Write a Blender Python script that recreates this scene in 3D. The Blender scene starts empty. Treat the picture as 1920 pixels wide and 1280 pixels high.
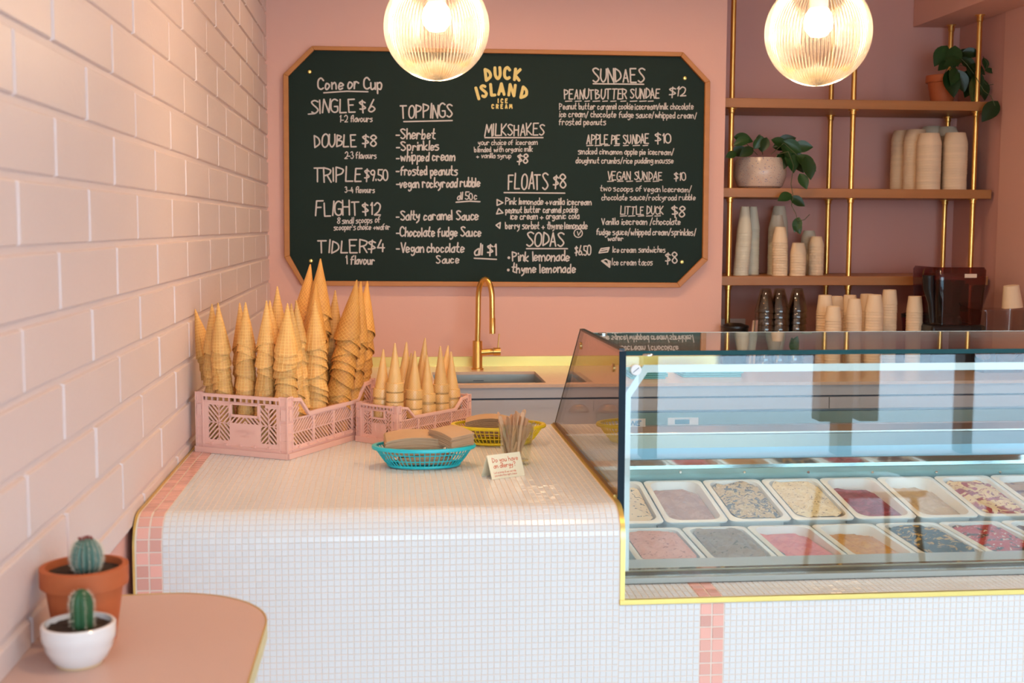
import bpy, bmesh, math, random
from math import pi, sin, cos, atan2, radians
from mathutils import Vector, Matrix, Euler
import numpy as np
random.seed(7)
SC = bpy.context.scene
COL = SC.collection

# ---------------------------------------------------------------- camera
FPX, YAW, PITCH, ROLL = 2317.4, .10077, .0934, .00424
CAM = Vector((0, 0, 1.48))
_F = Vector((sin(YAW)*cos(PITCH), cos(YAW)*cos(PITCH), -sin(PITCH)))
_R = Vector((cos(YAW), -sin(YAW), 0)); _U = _R.cross(_F)
_R, _U = cos(ROLL)*_R + sin(ROLL)*_U, -sin(ROLL)*_R + cos(ROLL)*_U
cd = bpy.data.cameras.new('camera'); cam = bpy.data.objects.new('camera', cd); COL.objects.link(cam)
cd.sensor_width = 36; cd.lens = 36*FPX/1920; cd.clip_start = .05; cd.clip_end = 200
cam.matrix_world = Matrix.Translation(CAM) @ Matrix((_R, _U, -_F)).transposed().to_4x4()
cd.dof.use_dof = True; cd.dof.focus_distance = 3.8; cd.dof.aperture_fstop = 5.6
SC.camera = cam

def at(x, y, ax, v):
    """point of the place seen at pixel (x, y) that lies on the plane ax = v"""
    d = _F + _R*((x-960)/FPX) - _U*((y-640)/FPX)
    i = 'xyz'.index(ax)
    return CAM + d*((v-CAM[i])/d[i])
def pj(P):
    P = Vector(P)-CAM; z = P.dot(_F)
    return 960+FPX*P.dot(_R)/z, 640-FPX*P.dot(_U)/z, z

# ---------------------------------------------------------------- world, light, exposure
SC.view_settings.view_transform = 'Standard'; SC.view_settings.look = 'None'
SC.view_settings.gamma = 1; SC.view_settings.use_curve_mapping = False
SC.view_settings.exposure = 0.06
w = bpy.data.worlds.new('sky'); SC.world = w; w.use_nodes = True
nt = w.node_tree; bg = nt.nodes['Background']
tc = nt.nodes.new('ShaderNodeTexCoord'); sp = nt.nodes.new('ShaderNodeSeparateXYZ')
cr = nt.nodes.new('ShaderNodeValToRGB')
nt.links.new(tc.outputs['Generated'], sp.inputs[0]); nt.links.new(sp.outputs[2], cr.inputs[0])
cr.color_ramp.elements[0].position = 0; cr.color_ramp.elements[0].color = (.69, .86, 1, 1)
cr.color_ramp.elements[1].position = .6; cr.color_ramp.elements[1].color = (.48, .73, 1, 1)
nt.links.new(cr.outputs[0], bg.inputs[0]); bg.inputs[1].default_value = 8.8

def light(name, kind, loc, power, col, size=.1, sizey=None, rot=(0, 0, 0), portal=False, parent=None):
    l = bpy.data.lights.new(name, kind); l.energy = power; l.color = col
    o = bpy.data.objects.new(name, l); COL.objects.link(o); o.location = loc; o.rotation_euler = rot
    if kind == 'POINT': l.shadow_soft_size = size
    if kind == 'AREA':
        l.shape = 'RECTANGLE'; l.size = size; l.size_y = sizey or size
        if portal: l.cycles.is_portal = True
    return o
# the street window behind the camera: a portal for the sky
light('window_portal', 'AREA', (2.92, -2.14, 1.25), 1, (1, 1, 1), 6.8, 2.4, (radians(90), 0, 0), portal=True)
# row of ceiling downlights over the staff aisle and the room (fittings are built further down)
WARM = (1.0, .70, .42)
DOWN = [(.30, 4.3), (1.2, 4.3), (.6, 1.2), (1.8, 1.2)]
for x, y in DOWN:
    o = light('downlight_bulb', 'AREA', (x, y, 2.712), 7, (1.0, .64, .34), .1, .1)
    o.data.shape = 'DISK'; o.data.spread = radians(150)

# ---------------------------------------------------------------- materials
MATS = {}
def mat(name, col, rough=.5, metal=0, var=0, scale=8, bump=0, bscale=60, spec=.5, trans=0, ior=1.45,
        emit=None, estr=0, coat=0, rnd=0, stretch=(1, 1, 1), sheen=0):
    if name in MATS: return MATS[name]
    m = bpy.data.materials.new(name); m.use_nodes = True; n = m.node_tree; L = n.links
    b = n.nodes['Principled BSDF']
    b.inputs['Base Color'].default_value = (*col, 1); b.inputs['Roughness'].default_value = rough
    b.inputs['Metallic'].default_value = metal; b.inputs['Specular IOR Level'].default_value = spec
    b.inputs['Transmission Weight'].default_value = trans; b.inputs['IOR'].default_value = ior
    b.inputs['Coat Weight'].default_value = coat
    if emit: b.inputs['Emission Color'].default_value = (*emit, 1); b.inputs['Emission Strength'].default_value = estr
    if var or bump or rnd:
        t = n.nodes.new('ShaderNodeTexCoord'); mp = n.nodes.new('ShaderNodeMapping')
        mp.inputs['Scale'].default_value = stretch
        L.new(t.outputs['Object'], mp.inputs[0])
        src = None
        if var:
            no = n.nodes.new('ShaderNodeTexNoise'); no.inputs['Scale'].default_value = scale
            no.inputs['Detail'].default_value = 5; L.new(mp.outputs[0], no.inputs[0])
            mx = n.nodes.new('ShaderNodeMix'); mx.data_type = 'RGBA'
            mx.inputs[6].default_value = (*[max(0, c*(1-var)) for c in col], 1)
            mx.inputs[7].default_value = (*[min(1, c*(1+var)) for c in col], 1)
            L.new(no.outputs['Fac'], mx.inputs[0]); src = mx.outputs[2]
        if rnd:
            oi = n.nodes.new('ShaderNodeObjectInfo'); hs = n.nodes.new('ShaderNodeHueSaturation')
            mr = n.nodes.new('ShaderNodeMapRange'); mr.inputs[3].default_value = 1-rnd; mr.inputs[4].default_value = 1+rnd
            L.new(oi.outputs['Random'], mr.inputs[0]); L.new(mr.outputs[0], hs.inputs['Value'])
            hs.inputs['Color'].default_value = (*col, 1)
            if src: L.new(src, hs.inputs['Color'])
            src = hs.outputs[0]
        if src: L.new(src, b.inputs['Base Color'])
        if bump:
            nb = n.nodes.new('ShaderNodeTexNoise'); nb.inputs['Scale'].default_value = bscale
            nb.inputs['Detail'].default_value = 4; L.new(mp.outputs[0], nb.inputs[0])
            bp = n.nodes.new('ShaderNodeBump'); bp.inputs['Strength'].default_value = bump
            bp.inputs['Distance'].default_value = .002
            L.new(nb.outputs['Fac'], bp.inputs['Height']); L.new(bp.outputs[0], b.inputs['Normal'])
    MATS[name] = m
    return m

def glass(name, tint, refl_ior=1.5, rough=0.0, extra=0):
    """thin architectural pane: a tinted pane that lets light through and mirrors by Fresnel"""
    if name in MATS: return MATS[name]
    m = bpy.data.materials.new(name); m.use_nodes = True; n = m.node_tree; n.nodes.clear(); L = n.links
    out = n.nodes.new('ShaderNodeOutputMaterial'); t = n.nodes.new('ShaderNodeBsdfTransparent')
    g = n.nodes.new('ShaderNodeBsdfGlossy'); mx = n.nodes.new('ShaderNodeMixShader'); fr = n.nodes.new('ShaderNodeFresnel')
    t.inputs[0].default_value = (*tint, 1); g.inputs['Roughness'].default_value = rough
    g.inputs[0].default_value = (1, 1, 1, 1); fr.inputs[0].default_value = refl_ior
    # the inner side of a pane must not act as total reflection: use the same outer angle on both faces
    ge = n.nodes.new('ShaderNodeNewGeometry'); dm = n.nodes.new('ShaderNodeVectorMath'); dm.operation = 'DOT_PRODUCT'
    L.new(ge.outputs['Incoming'], dm.inputs[0]); L.new(ge.outputs['Normal'], dm.inputs[1])
    ab = n.nodes.new('ShaderNodeMath'); ab.operation = 'ABSOLUTE'; L.new(dm.outputs['Value'], ab.inputs[0])
    s1 = n.nodes.new('ShaderNodeMath'); s1.operation = 'SUBTRACT'; s1.inputs[0].default_value = 1; L.new(ab.outputs[0], s1.inputs[1])
    p5 = n.nodes.new('ShaderNodeMath'); p5.operation = 'POWER'; L.new(s1.outputs[0], p5.inputs[0]); p5.inputs[1].default_value = 5
    ml = n.nodes.new('ShaderNodeMath'); ml.operation = 'MULTIPLY_ADD'; L.new(p5.outputs[0], ml.inputs[0])
    f0 = ((refl_ior-1)/(refl_ior+1))**2 + extra
    ml.inputs[1].default_value = 1-f0; ml.inputs[2].default_value = f0
    L.new(ml.outputs[0], mx.inputs[0]); L.new(t.outputs[0], mx.inputs[1]); L.new(g.outputs[0], mx.inputs[2])
    L.new(mx.outputs[0], out.inputs[0]); n.nodes.remove(fr)
    MATS[name] = m
    return m

M_block = mat('painted_block', (.76, .635, .60), .42, bump=.5, bscale=90, var=.03, scale=3)
M_mortar = mat('painted_mortar', (.76, .635, .60), .5, bump=.3, bscale=80)
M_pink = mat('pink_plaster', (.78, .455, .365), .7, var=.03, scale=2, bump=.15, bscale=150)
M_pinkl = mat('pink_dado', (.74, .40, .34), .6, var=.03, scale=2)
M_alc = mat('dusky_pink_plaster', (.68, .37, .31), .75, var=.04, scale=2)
M_ceil = mat('ceiling_paint', (.80, .68, .60), .8)
M_floor = mat('pale_floor', (.62, .60, .56), .35, var=.06, scale=2)
M_brass = mat('brushed_brass', (.78, .48, .14), .28, 1, bump=.15, bscale=200, stretch=(1, 1, .1))
M_brassy = mat('yellow_brass', (.80, .62, .20), .35, 1, var=.1, scale=5, bump=.1, bscale=20)
M_brassd = mat('aged_brass', (.55, .36, .14), .3, 1)
M_oak = mat('oiled_timber', (.42, .175, .055), .42, var=.22, scale=7, bump=.12, bscale=40, stretch=(.25, 4, 4))
M_frame = mat('board_timber', (.50, .20, .05), .45, var=.15, scale=9, stretch=(.5, 3, 3))
M_board = mat('chalkboard_green', (.008, .021, .014), .6, var=.12, scale=3, spec=.25)
M_chalk = mat('chalk_pen', (.62, .57, .52), .8)
M_gold = mat('yellow_print', (.80, .62, .20), .5)
M_wtile = mat('white_glazed_tile', (.745, .76, .75), .16, rnd=.03, spec=.5)
M_wtiles = mat('white_glazed_mosaic', (.745, .76, .75), .16)
M_ptile = mat('pink_glazed_tile', (.80, .43, .35), .16, rnd=.13)
M_grout = mat('beige_grout', (.78, .66, .56), .8)
M_steel = mat('brushed_steel', (.62, .60, .54), .3, 1, bump=.1, bscale=120, stretch=(.05, 1, 1))
M_steelm = mat('polished_steel', (.75, .8, .8), .06, 1)
M_teal = mat('steel_ledge', (.33, .56, .58), .25, .55)
M_white = mat('white_enamel', (.80, .82, .82), .3)
M_pan = mat('pan_plastic', (.86, .85, .82), .28)
M_cab = mat('grey_lacquer', (.62, .64, .68), .4)
M_top = mat('terrazzo_worktop', (.74, .55, .42), .25, var=.08, scale=60)
M_dark = mat('dark_gap', (.10, .12, .16), .5)
M_crate = mat('pink_crate_plastic', (.88, .54, .45), .35, spec=.4)
M_cone_s = None
M_cyan = mat('turquoise_plastic', (.02, .52, .60), .3)
M_yel = mat('yellow_plastic', (.78, .60, .02), .3)
M_kraft = mat('kraft_paper', (.52, .34, .20), .85, var=.1, scale=20, bump=.1)
M_wood = mat('birch_stick', (.62, .38, .22), .6, rnd=.18, var=.08, scale=30)
M_card = mat('cream_card', (.86, .80, .58), .7)
M_red = mat('red_print', (.72, .12, .04), .7)
M_terra = mat('terracotta', (.50, .12, .035), .65, var=.12, scale=14)
M_soil = mat('potting_soil', (.05, .028, .018), .95, var=.5, scale=90, bump=1, bscale=120)
M_leaf = mat('glossy_leaf', (.014, .050, .011), .35, var=.3, scale=10, rnd=.35)
M_stem = mat('vine_stem', (.08, .09, .03), .6)
M_cup = mat('bamboo_paper', (.84, .64, .42), .7, rnd=.05)
M_cupg = mat('pale_cup_paper', (.72, .66, .50), .6, rnd=.04)
M_black = mat('black_plastic', (.012, .012, .013), .3)
M_table = mat('pink_laminate', (.66, .45, .38), .42, var=.04, scale=4)
M_ceram = mat('white_ceramic', (.82, .80, .78), .15, coat=.3)
M_towel = mat('turquoise_cloth', (.16, .52, .58), .9, bump=.5, bscale=200)

def waffle(name, light_c, dark_c, nu, nv, diag, rough=.5, strength=.6):
    m = bpy.data.materials.new(name); m.use_nodes = True; n = m.node_tree; L = n.links; b = n.nodes['Principled BSDF']
    N = lambda t: n.nodes.new(t)
    def mth(op, a, bb=None, c=None):
        q = N('ShaderNodeMath'); q.operation = op
        for i, v in enumerate((a, bb, c)):
            if v is None: continue
            if isinstance(v, (int, float)): q.inputs[i].default_value = v
            else: L.new(v, q.inputs[i])
        return q.outputs[0]
    tc = N('ShaderNodeTexCoord'); s = N('ShaderNodeSeparateXYZ'); L.new(tc.outputs['Object'], s.inputs[0])
    ang = mth('ARCTAN2', s.outputs[1], s.outputs[0])
    u = mth('MULTIPLY', ang, nu); v = mth('MULTIPLY', s.outputs[2], nv)
    if diag: u, v = mth('ADD', u, v), mth('SUBTRACT', u, v)
    cu = mth('ABSOLUTE', mth('SINE', u)); cv = mth('ABSOLUTE', mth('SINE', v))
    g = mth('MINIMUM', cu, cv)                      # 0 on the ridges
    rg = N('ShaderNodeMapRange'); rg.interpolation_type = 'SMOOTHSTEP'; L.new(g, rg.inputs[0])
    rg.inputs[1].default_value = .12; rg.inputs[2].default_value = .5; rg.inputs[3].default_value = 1; rg.inputs[4].default_value = 0
    no = N('ShaderNodeTexNoise'); no.inputs['Scale'].default_value = 30; L.new(tc.outputs['Object'], no.inputs[0])
    mx = N('ShaderNodeMix'); mx.data_type = 'RGBA'; mx.inputs[6].default_value = (*dark_c, 1); mx.inputs[7].default_value = (*light_c, 1)
    fac = mth('ADD', mth('MULTIPLY', rg.outputs[0], .55), mth('MULTIPLY', no.outputs['Fac'], .6)); L.new(fac, mx.inputs[0])
    oi = N('ShaderNodeObjectInfo'); mr = N('ShaderNodeMapRange'); L.new(oi.outputs['Random'], mr.inputs[0])
    mr.inputs[3].default_value = .8; mr.inputs[4].default_value = 1.12
    hs = N('ShaderNodeHueSaturation'); L.new(mr.outputs[0], hs.inputs['Value']); L.new(mx.outputs[2], hs.inputs['Color'])
    L.new(hs.outputs[0], b.inputs['Base Color']); b.inputs['Roughness'].default_value = rough
    bp = N('ShaderNodeBump'); bp.inputs['Strength'].default_value = strength; bp.inputs['Distance'].default_value = .0012
    L.new(rg.outputs[0], bp.inputs['Height']); L.new(bp.outputs[0], b.inputs['Normal'])
    return m
M_cone_l = waffle('waffle', (.95, .60, .20), (.70, .31, .065), 9, 420, False)
M_cone_d = waffle('diagonal_waffle', (.92, .50, .12), (.60, .22, .035), 8, 300, True)
M_cone_s = waffle('sugar_cone_wafer', (.93, .62, .25), (.80, .44, .14), 10, 420, True, .25, .3)

# ---------------------------------------------------------------- mesh helpers
class MB:
    def __init__(s): s.v = []; s.f = []
    def quadbox(s, P):                                 # P: 8 corners, bottom 4 ccw then top 4
        i = len(s.v); s.v += [tuple(p) for p in P]
        for q in ((0, 3, 2, 1), (4, 5, 6, 7), (0, 1, 5, 4), (1, 2, 6, 5), (2, 3, 7, 6), (3, 0, 4, 7)):
            s.f.append(tuple(i+k for k in q))
        return s
    def box(s, x0, y0, z0, x1, y1, z1):
        return s.quadbox([(x0, y0, z0), (x1, y0, z0), (x1, y1, z0), (x0, y1, z0), (x0, y0, z1), (x1, y0, z1), (x1, y1, z1), (x0, y1, z1)])
    def obox(s, c, ux, uy, uz, a, b, h):               # oriented box, centre c, half sizes a, b, h
        c, ux, uy, uz = Vector(c), Vector(ux)*a, Vector(uy)*b, Vector(uz)*h
        return s.quadbox([c-ux-uy-uz, c+ux-uy-uz, c+ux+uy-uz, c-ux+uy-uz, c-ux-uy+uz, c+ux-uy+uz, c+ux+uy+uz, c-ux+uy+uz])
    def bar(s, p, q, w, h, up=(0, 0, 1)):
        p, q = Vector(p), Vector(q); d = (q-p); l = d.length; d.normalize()
        sd = d.cross(Vector(up)).normalized(); n = sd.cross(d)
        return s.obox((p+q)/2, d, sd, n, l/2, w/2, h/2)
    def lathe(s, prof, seg=32, c=(0, 0, 0), cap0=False, cap1=False):
        i = len(s.v)
        for r, z in prof:
            for k in range(seg):
                a = 2*pi*k/seg; s.v.append((c[0]+r*cos(a), c[1]+r*sin(a), c[2]+z))
        for j in range(len(prof)-1):
            for k in range(seg):
                k2 = (k+1) % seg
                s.f.append((i+j*seg+k, i+j*seg+k2, i+(j+1)*seg+k2, i+(j+1)*seg+k))
        if cap0: s.f.append(tuple(i+k for k in range(seg))[::-1])
        if cap1: s.f.append(tuple(i+(len(prof)-1)*seg+k for k in range(seg)))
        return s
    def tube(s, pts, r, seg=10, caps=True):
        pts = [Vector(p) for p in pts]; n = len(pts); i = len(s.v)
        rr = r if isinstance(r, (list, tuple)) else [r]*n
        ref = None
        for j, p in enumerate(pts):
            t = (pts[min(j+1, n-1)]-pts[max(j-1, 0)]).normalized()
            if ref is None: ref = t.orthogonal().normalized()
            ref = (ref - t*ref.dot(t)).normalized(); b = t.cross(ref)
            for k in range(seg):
                a = 2*pi*k/seg; s.v.append(tuple(p+(ref*cos(a)+b*sin(a))*rr[j]))
        for j in range(n-1):
            for k in range(seg):
                k2 = (k+1) % seg; s.f.append((i+j*seg+k, i+j*seg+k2, i+(j+1)*seg+k2, i+(j+1)*seg+k))
        if caps:
            s.f.append(tuple(i+k for k in range(seg))[::-1]); s.f.append(tuple(i+(n-1)*seg+k for k in range(seg)))
        return s
    def prism(s, poly, z0, z1):                        # poly in xy
        i = len(s.v); n = len(poly)
        s.v += [(x, y, z0) for x, y in poly]+[(x, y, z1) for x, y in poly]
        s.f.append(tuple(range(i, i+n))[::-1]); s.f.append(tuple(range(i+n, i+2*n)))
        for k in range(n): s.f.append((i+k, i+(k+1) % n, i+n+(k+1) % n, i+n+k))
        return s
    def extr(s, poly3, d):                             # planar polygon of 3D points pushed by d
        i = len(s.v); n = len(poly3); d = Vector(d)
        s.v += [tuple(p) for p in poly3]+[tuple(Vector(p)+d) for p in poly3]
        s.f.append(tuple(range(i, i+n))[::-1]); s.f.append(tuple(range(i+n, i+2*n)))
        for k in range(n): s.f.append((i+k, i+(k+1) % n, i+n+(k+1) % n, i+n+k))
        return s
    def xf(s, M):
        s.v = [tuple(M @ Vector(v)) for v in s.v]; return s
    def mesh(s, name, m, smooth=False, ang=35):
        me = bpy.data.meshes.new(name); me.from_pydata(s.v, [], s.f); me.update()
        bm = bmesh.new(); bm.from_mesh(me); bmesh.ops.recalc_face_normals(bm, faces=bm.faces); bm.to_mesh(me); bm.free()
        me.materials.append(m)
        if smooth:
            me.polygons.foreach_set('use_smooth', [True]*len(me.polygons)); me.set_sharp_from_angle(angle=radians(ang))
        return me
def wloc(o):
    v = Vector((0, 0, 0))
    while o: v += o.location; o = o.parent
    return v
def add(name, me, parent=None, loc=None):
    o = bpy.data.objects.new(name, me); COL.objects.link(o)
    if parent: o.parent = parent
    if loc is not None: o.location = loc
    return o
def build(name, mb, m, parent=None, smooth=False, bevel=0, ang=35, seg=2):
    """world-coordinate mesh builder -> object (parented: shifted into its thing's frame)"""
    if parent:
        b = wloc(parent); mb.v = [(x-b.x, y-b.y, z-b.z) for x, y, z in mb.v]
    o = add(name, mb.mesh(name, m, smooth, ang), parent)
    if bevel:
        md = o.modifiers.new('bevel', 'BEVEL'); md.width = bevel; md.segments = seg; md.limit_method = 'ANGLE'; md.angle_limit = radians(40)
    return o
def tag(o, label=None, cat=None, group=None, kind=None):
    for k, v in (('label', label), ('category', cat), ('group', group), ('kind', kind)):
        if v: o[k] = v
    return o
def thing(name, label, cat, loc, group=None):
    o = bpy.data.objects.new(name, None); COL.objects.link(o); o.location = loc; o.empty_display_size = .05
    return tag(o, label, cat, group)
def copy_tree(o, parent=None):
    c = o.copy(); COL.objects.link(c); c.parent = parent
    for ch in list(o.children): copy_tree(ch, c)
    return c
def struct(name, mb=None, m=None, parent=None, **k):
    if mb is None:
        o = bpy.data.objects.new(name, None); COL.objects.link(o)
    else: o = build(name, mb, m, parent, **k)
    o['kind'] = 'structure'
    return o

# ---------------------------------------------------------------- stroke lettering
GL = {
 'A': "00 29 40|13 33", 'B': "00 09|~09 38 37 26 05|~05 44 42 31 00", 'C': "~47 29 07 02 20 41", 'D': "00 09|~09 37 44 32 00",
 'E': "49 09 00 40|05 35", 'F': "49 09 00|05 35", 'G': "~48 29 07 02 20 41 44|24 44", 'H': "00 09|40 49|05 45", 'I': "00 09",
 'J': "~49 43 30 11", 'K': "00 09|49 04 40", 'L': "09 00 40", 'M': "00 19 33 59 60", 'N': "00 09 40 49",
 'O': "~29 07 02 20 42 47 29", 'P': "00 09|~09 38 47 35 04", 'Q': "~29 07 02 20 42 47 29|32 50", 'R': "00 09|~09 38 47 35 04|24 40",
 'S': "~48 29 08 16 34 42 20 01", 'T': "09 59|29 20", 'U': "~09 03 20 43 49", 'V': "09 20 49", 'W': "09 10 36 50 69",
 'X': "00 49|09 40", 'Y': "09 25 49|25 20", 'Z': "09 49 00 40",
 'a': "~35 14 02 10 31 35|35 30", 'b': "09 00|~03 25 33 20 01", 'c': "~34 15 02 10 31", 'd': "~34 15 02 10 32|39 30",
 'e': "~02 33 34 15 02 10 31", 'f': "~39 28 17 10|05 35", 'g': "~34 15 03 11 33|~35 3a 1c 0b", 'h': "09 00|~03 25 33 30",
 'i': "05 00|07 08", 'j': "~15 1b 0c|17 18", 'k': "09 00|35 02 30", 'l': "09 00", 'm': "05 00|~03 15 23 20|~23 45 53 50",
 'n': "05 00|~03 25 33 30", 'o': "~15 02 10 32 34 15", 'p': "05 0c|~04 25 33 20 01", 'q': "~34 15 02 10 32|35 3c",
 'r': "05 00|~02 15 34", 's': "~35 15 04 32 20 00", 't': "29 11 30|05 35", 'u': "~05 01 10 32 35|35 30", 'v': "05 10 35",
 'w': "05 10 24 40 55", 'x': "05 30|35 00", 'y': "~05 03 12 35|35 2a 0c", 'z': "05 35 00 30",
 '0': "~29 07 02 20 42 47 29", '1': "07 19 10", '2': "~07 29 47 33 00|00 40", '3': "~08 29 37 25|~25 43 20 01", '4': "29 03 43|36 30",
 '5': "49 09 05|~05 34 42 20 01", '6': "~39 14 01 20 42 24 02", '7': "09 49 10", '8': "~25 07 29 47 25 02 20 42 25", '9': "~46 25 07 29 47 30",
 '$': "~47 28 07 25 43 22 02|2a 29", '-': "03 33", '+': "02 42|24 20", '/': "0a 39", '.': "00 01", ',': "01 0b", "'": "09 07",
 '?': "~07 29 47 25 23|20 21", '&': "~40 18 29 28 02 10 43", '(': "~19 05 1a", ')': "~09 15 0a"}
def _pt(s):
    y = s[1]; return (int(s[0]), -1-'abc'.index(y) if y in 'abc' else int(y))
def glyph(ch):
    out = []; wd = 0
    for st in GL[ch].split('|'):
        sm = st[0] == '~'; p = [_pt(q) for q in st.lstrip('~').split()]
        wd = max([wd]+[q[0] for q in p])
        if sm and len(p) > 2:
            r = []; closed = p[0] == p[-1]; n = len(p)
            for i in range(n-1):
                a = p[i-1] if i > 0 else (p[-2] if closed else p[0]); b, c = p[i], p[i+1]
                d = p[i+2] if i+2 < n else (p[1] if closed else p[-1])
                for k in range(5):
                    t = k/5; t2, t3 = t*t, t*t*t
                    r.append(tuple(.5*((2*b[j])+(-a[j]+c[j])*t+(2*a[j]-5*b[j]+4*c[j]-d[j])*t2+(-a[j]+3*b[j]-3*c[j]+d[j])*t3) for j in (0, 1)))
            p = r+[p[-1]]
        out.append(p)
    return out, wd
def text_strokes(txt, jit=.0, gap=1.5, space=2.6):
    """-> strokes in cap-height = 9 units, total advance"""
    x = 0; res = []
    for ch in txt:
        if ch == ' ': x += space; continue
        st, wd = glyph(ch)
        dx, dy, sh, sc = random.uniform(-jit, jit), random.uniform(-jit, jit), random.uniform(-.06, .1)*(jit > 0), 1+random.uniform(-.08, .08)*(jit > 0)
        for p in st: res.append([(x+dx+q[0]*sc+q[1]*sh, dy+q[1]*sc) for q in p])
        x += wd+gap
    return res, x-gap
_rk = [0]
def ribbon(mb, pts, o, ux, uy, wd, n, th=.0008):
    """polyline drawn as a flat raised stroke on the plane o + x*ux + y*uy (mitred; split at sharp corners)"""
    h = wd/2; n = Vector(n).normalized()
    P = [Vector(o)+Vector(ux)*p[0]+Vector(uy)*p[1] for p in pts]
    P = [p for k, p in enumerate(P) if k == 0 or (p-P[k-1]).length > 1e-6]
    if len(P) < 2: return
    runs = [[P[0], P[1]]]
    for k in range(2, len(P)):
        a = (P[k-1]-P[k-2]).normalized(); b = (P[k]-P[k-1]).normalized()
        if a.dot(b) < .35: runs.append([P[k-1], P[k]])
        else: runs[-1].append(P[k])
    for R_ in runs:
        _rk[0] += 1; lift = n*(th*(1+.22*(_rk[0] % 7)))
        i = len(mb.v); m = len(R_)
        d0 = (R_[1]-R_[0]).normalized(); d1 = (R_[-1]-R_[-2]).normalized()
        for k, p in enumerate(R_):
            da = (p-R_[k-1]).normalized() if k else d0; db = (R_[k+1]-p).normalized() if k < m-1 else d1
            t = (da+db).normalized(); s = n.cross(t)*h/max(.6, t.dot(da)); lf = lift*(1+.35*k/(m-1))
            mb.v += [tuple(p-s+lf), tuple(p+s+lf)]
        for k in range(m-1): a = i+2*k; mb.f.append((a, a+2, a+3, a+1))
        for p, d, a, b in ((R_[0], -d0, i, i+1), (R_[-1], d1, i+2*m-2, i+2*m-1)):
            s = n.cross(d)*h; c = len(mb.v)
            lf = lift*(1.35 if a > i else 1); mb.v += [tuple(p+d*h*.75-s*.6+lf), tuple(p+d*h*.75+s*.6+lf)]
            mb.f.append((a, b, c+1, c) if (Vector(mb.v[a])-Vector(mb.v[c])).length < (Vector(mb.v[a])-Vector(mb.v[c+1])).length else (a, b, c, c+1))

# ================================================================= THE ROOM
XL, YB, XR, YA, ZC = -.49, 5.26, 2.695, 5.70, 2.75
YW = -2.2
struct('floor', MB().box(-1.0, YW-.1, -.1, 6.6, 6.0, 0), M_floor)
struct('ceiling', MB().box(-1.0, YW-.1, ZC, 6.6, 6.0, ZC+.1), M_ceil)
# left wall: painted blocks standing proud of recessed joints, smooth dado below
wl = struct('wall_left')
build('mortar_bed', MB().box(XL-.2, YW, .893, XL-.006, YA+.1, ZC), M_mortar, wl)['kind'] = 'structure'
struct('wall_left_dado', MB().box(XL-.2, YW, 0, XL-.012, YA+.1, .893), M_pinkl)
wl_rest = MB(); nb = 0
_blk = {}
for r in range(-6, 14):
    z0, z1 = 1.444+.1*r, 1.544+.1*r
    if z1 <= .9: continue
    z0c, z1c = max(z0, .893), min(z1, ZC)
    if z1c-z0c < .02: continue
    for k in range(-11, 11):
        y0 = 1.7202+.4*k+(0 if r % 2 == 0 else .2); y1 = y0+.4
        y0c, y1c = max(y0, YW), min(y1, YB)
        if y1c-y0c < .02: continue
        a, b, g = y0c+.004, y1c-(.004 if y1c < YB else 0), .0045
        c = pj((XL, (a+b)/2, (z0c+z1c)/2)) if b > .3 else (-9999, 0, 0)
        t = random.uniform(-.0008, .0008)
        box = lambda q, oy=0, oz=0: q.quadbox([(XL-.008, a-oy, z0c+g-oz), (XL-.008, b-oy, z0c+g-oz), (XL-.008, b-oy, z1c-g-oz), (XL-.008, a-oy, z1c-g-oz),
                                (XL+t, a+.003-oy, z0c+g+.003-oz), (XL+t, b-.003-oy, z0c+g+.003-oz), (XL+t, b-.003-oy, z1c-g-.003-oz), (XL+t, a+.003-oy, z1c-g-.003-oz)])
        near = pj((XL, b, (z0c+z1c)/2))
        vis = b > .5 and near[0] > -40 and -60 < pj((XL, b, z0c))[1] and pj((XL, b, z1c))[1] < 1330
        if vis:
            o = build('block', box(MB()), M_block, wl, bevel=.0016); nb += 1
        else: box(wl_rest)
o = build('far_blocks', wl_rest, M_block, wl); o['kind'] = 'stuff'
XE = at(1358, 300, 'y', YB).x
struct('wall_back', MB().box(XL-.2, YB, 0, XE, YA+.1, ZC), M_pink)
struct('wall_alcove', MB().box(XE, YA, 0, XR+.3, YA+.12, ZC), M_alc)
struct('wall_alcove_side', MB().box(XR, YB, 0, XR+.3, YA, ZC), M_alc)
struct('wall_right', MB().box(XR-.004, 2.2, 0, XR+.3, YB, ZC), M_pink)
struct('wall_dining', MB().box(XR+.3, 2.2, 0, 6.6, 2.4, ZC).box(6.4, YW, 0, 6.6, 2.2, ZC), M_pinkl)
bz = at(1712, 51, 'y', YA).z; bx = at(1712, 51, 'y', YA).x
struct('trim_1', MB().box(bx, 2.2, bz, XR-.004, YA, ZC), M_pink, bevel=.003)   # boxed-in beam

# street front behind the camera: framed panes from floor to head, pavement outside
wf = struct('wall_front', MB().box(-1, YW-.14, 2.45, 6.6, YW, ZC).box(-1, YW-.14, 0, -.45, YW, 2.45).box(6.3, YW-.14, 0, 6.6, YW, 2.45).box(-.45, YW-.14, 0, 6.3, YW, .10), M_pinkl)
M_post = mat('dark_timber', (.07, .035, .02), .5)
wn = struct('window_1')
vp = lambda px: (px-725)/2317*(2*2.49-YW)            # street posts as the case glass mirrors them
posts = [(-.41, .045, .1), (.55, .045, .1), (1.55, .045, .1), (vp(1612), .046, .1), (vp(1576), .05, .31), (vp(1660), .06, .31), (vp(1862), .033, .1), (4.6, .05, .1), (6.26, .045, .1)]
for x, h, z0 in posts:
    build('post', MB().box(x-h, YW-.12, z0, x+h, YW+.02, 2.45), M_post, wn, bevel=.004)
build('head_rail', MB().box(-.45, YW-.10, 2.36, 6.3, YW, 2.45), M_post, wn)
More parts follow.
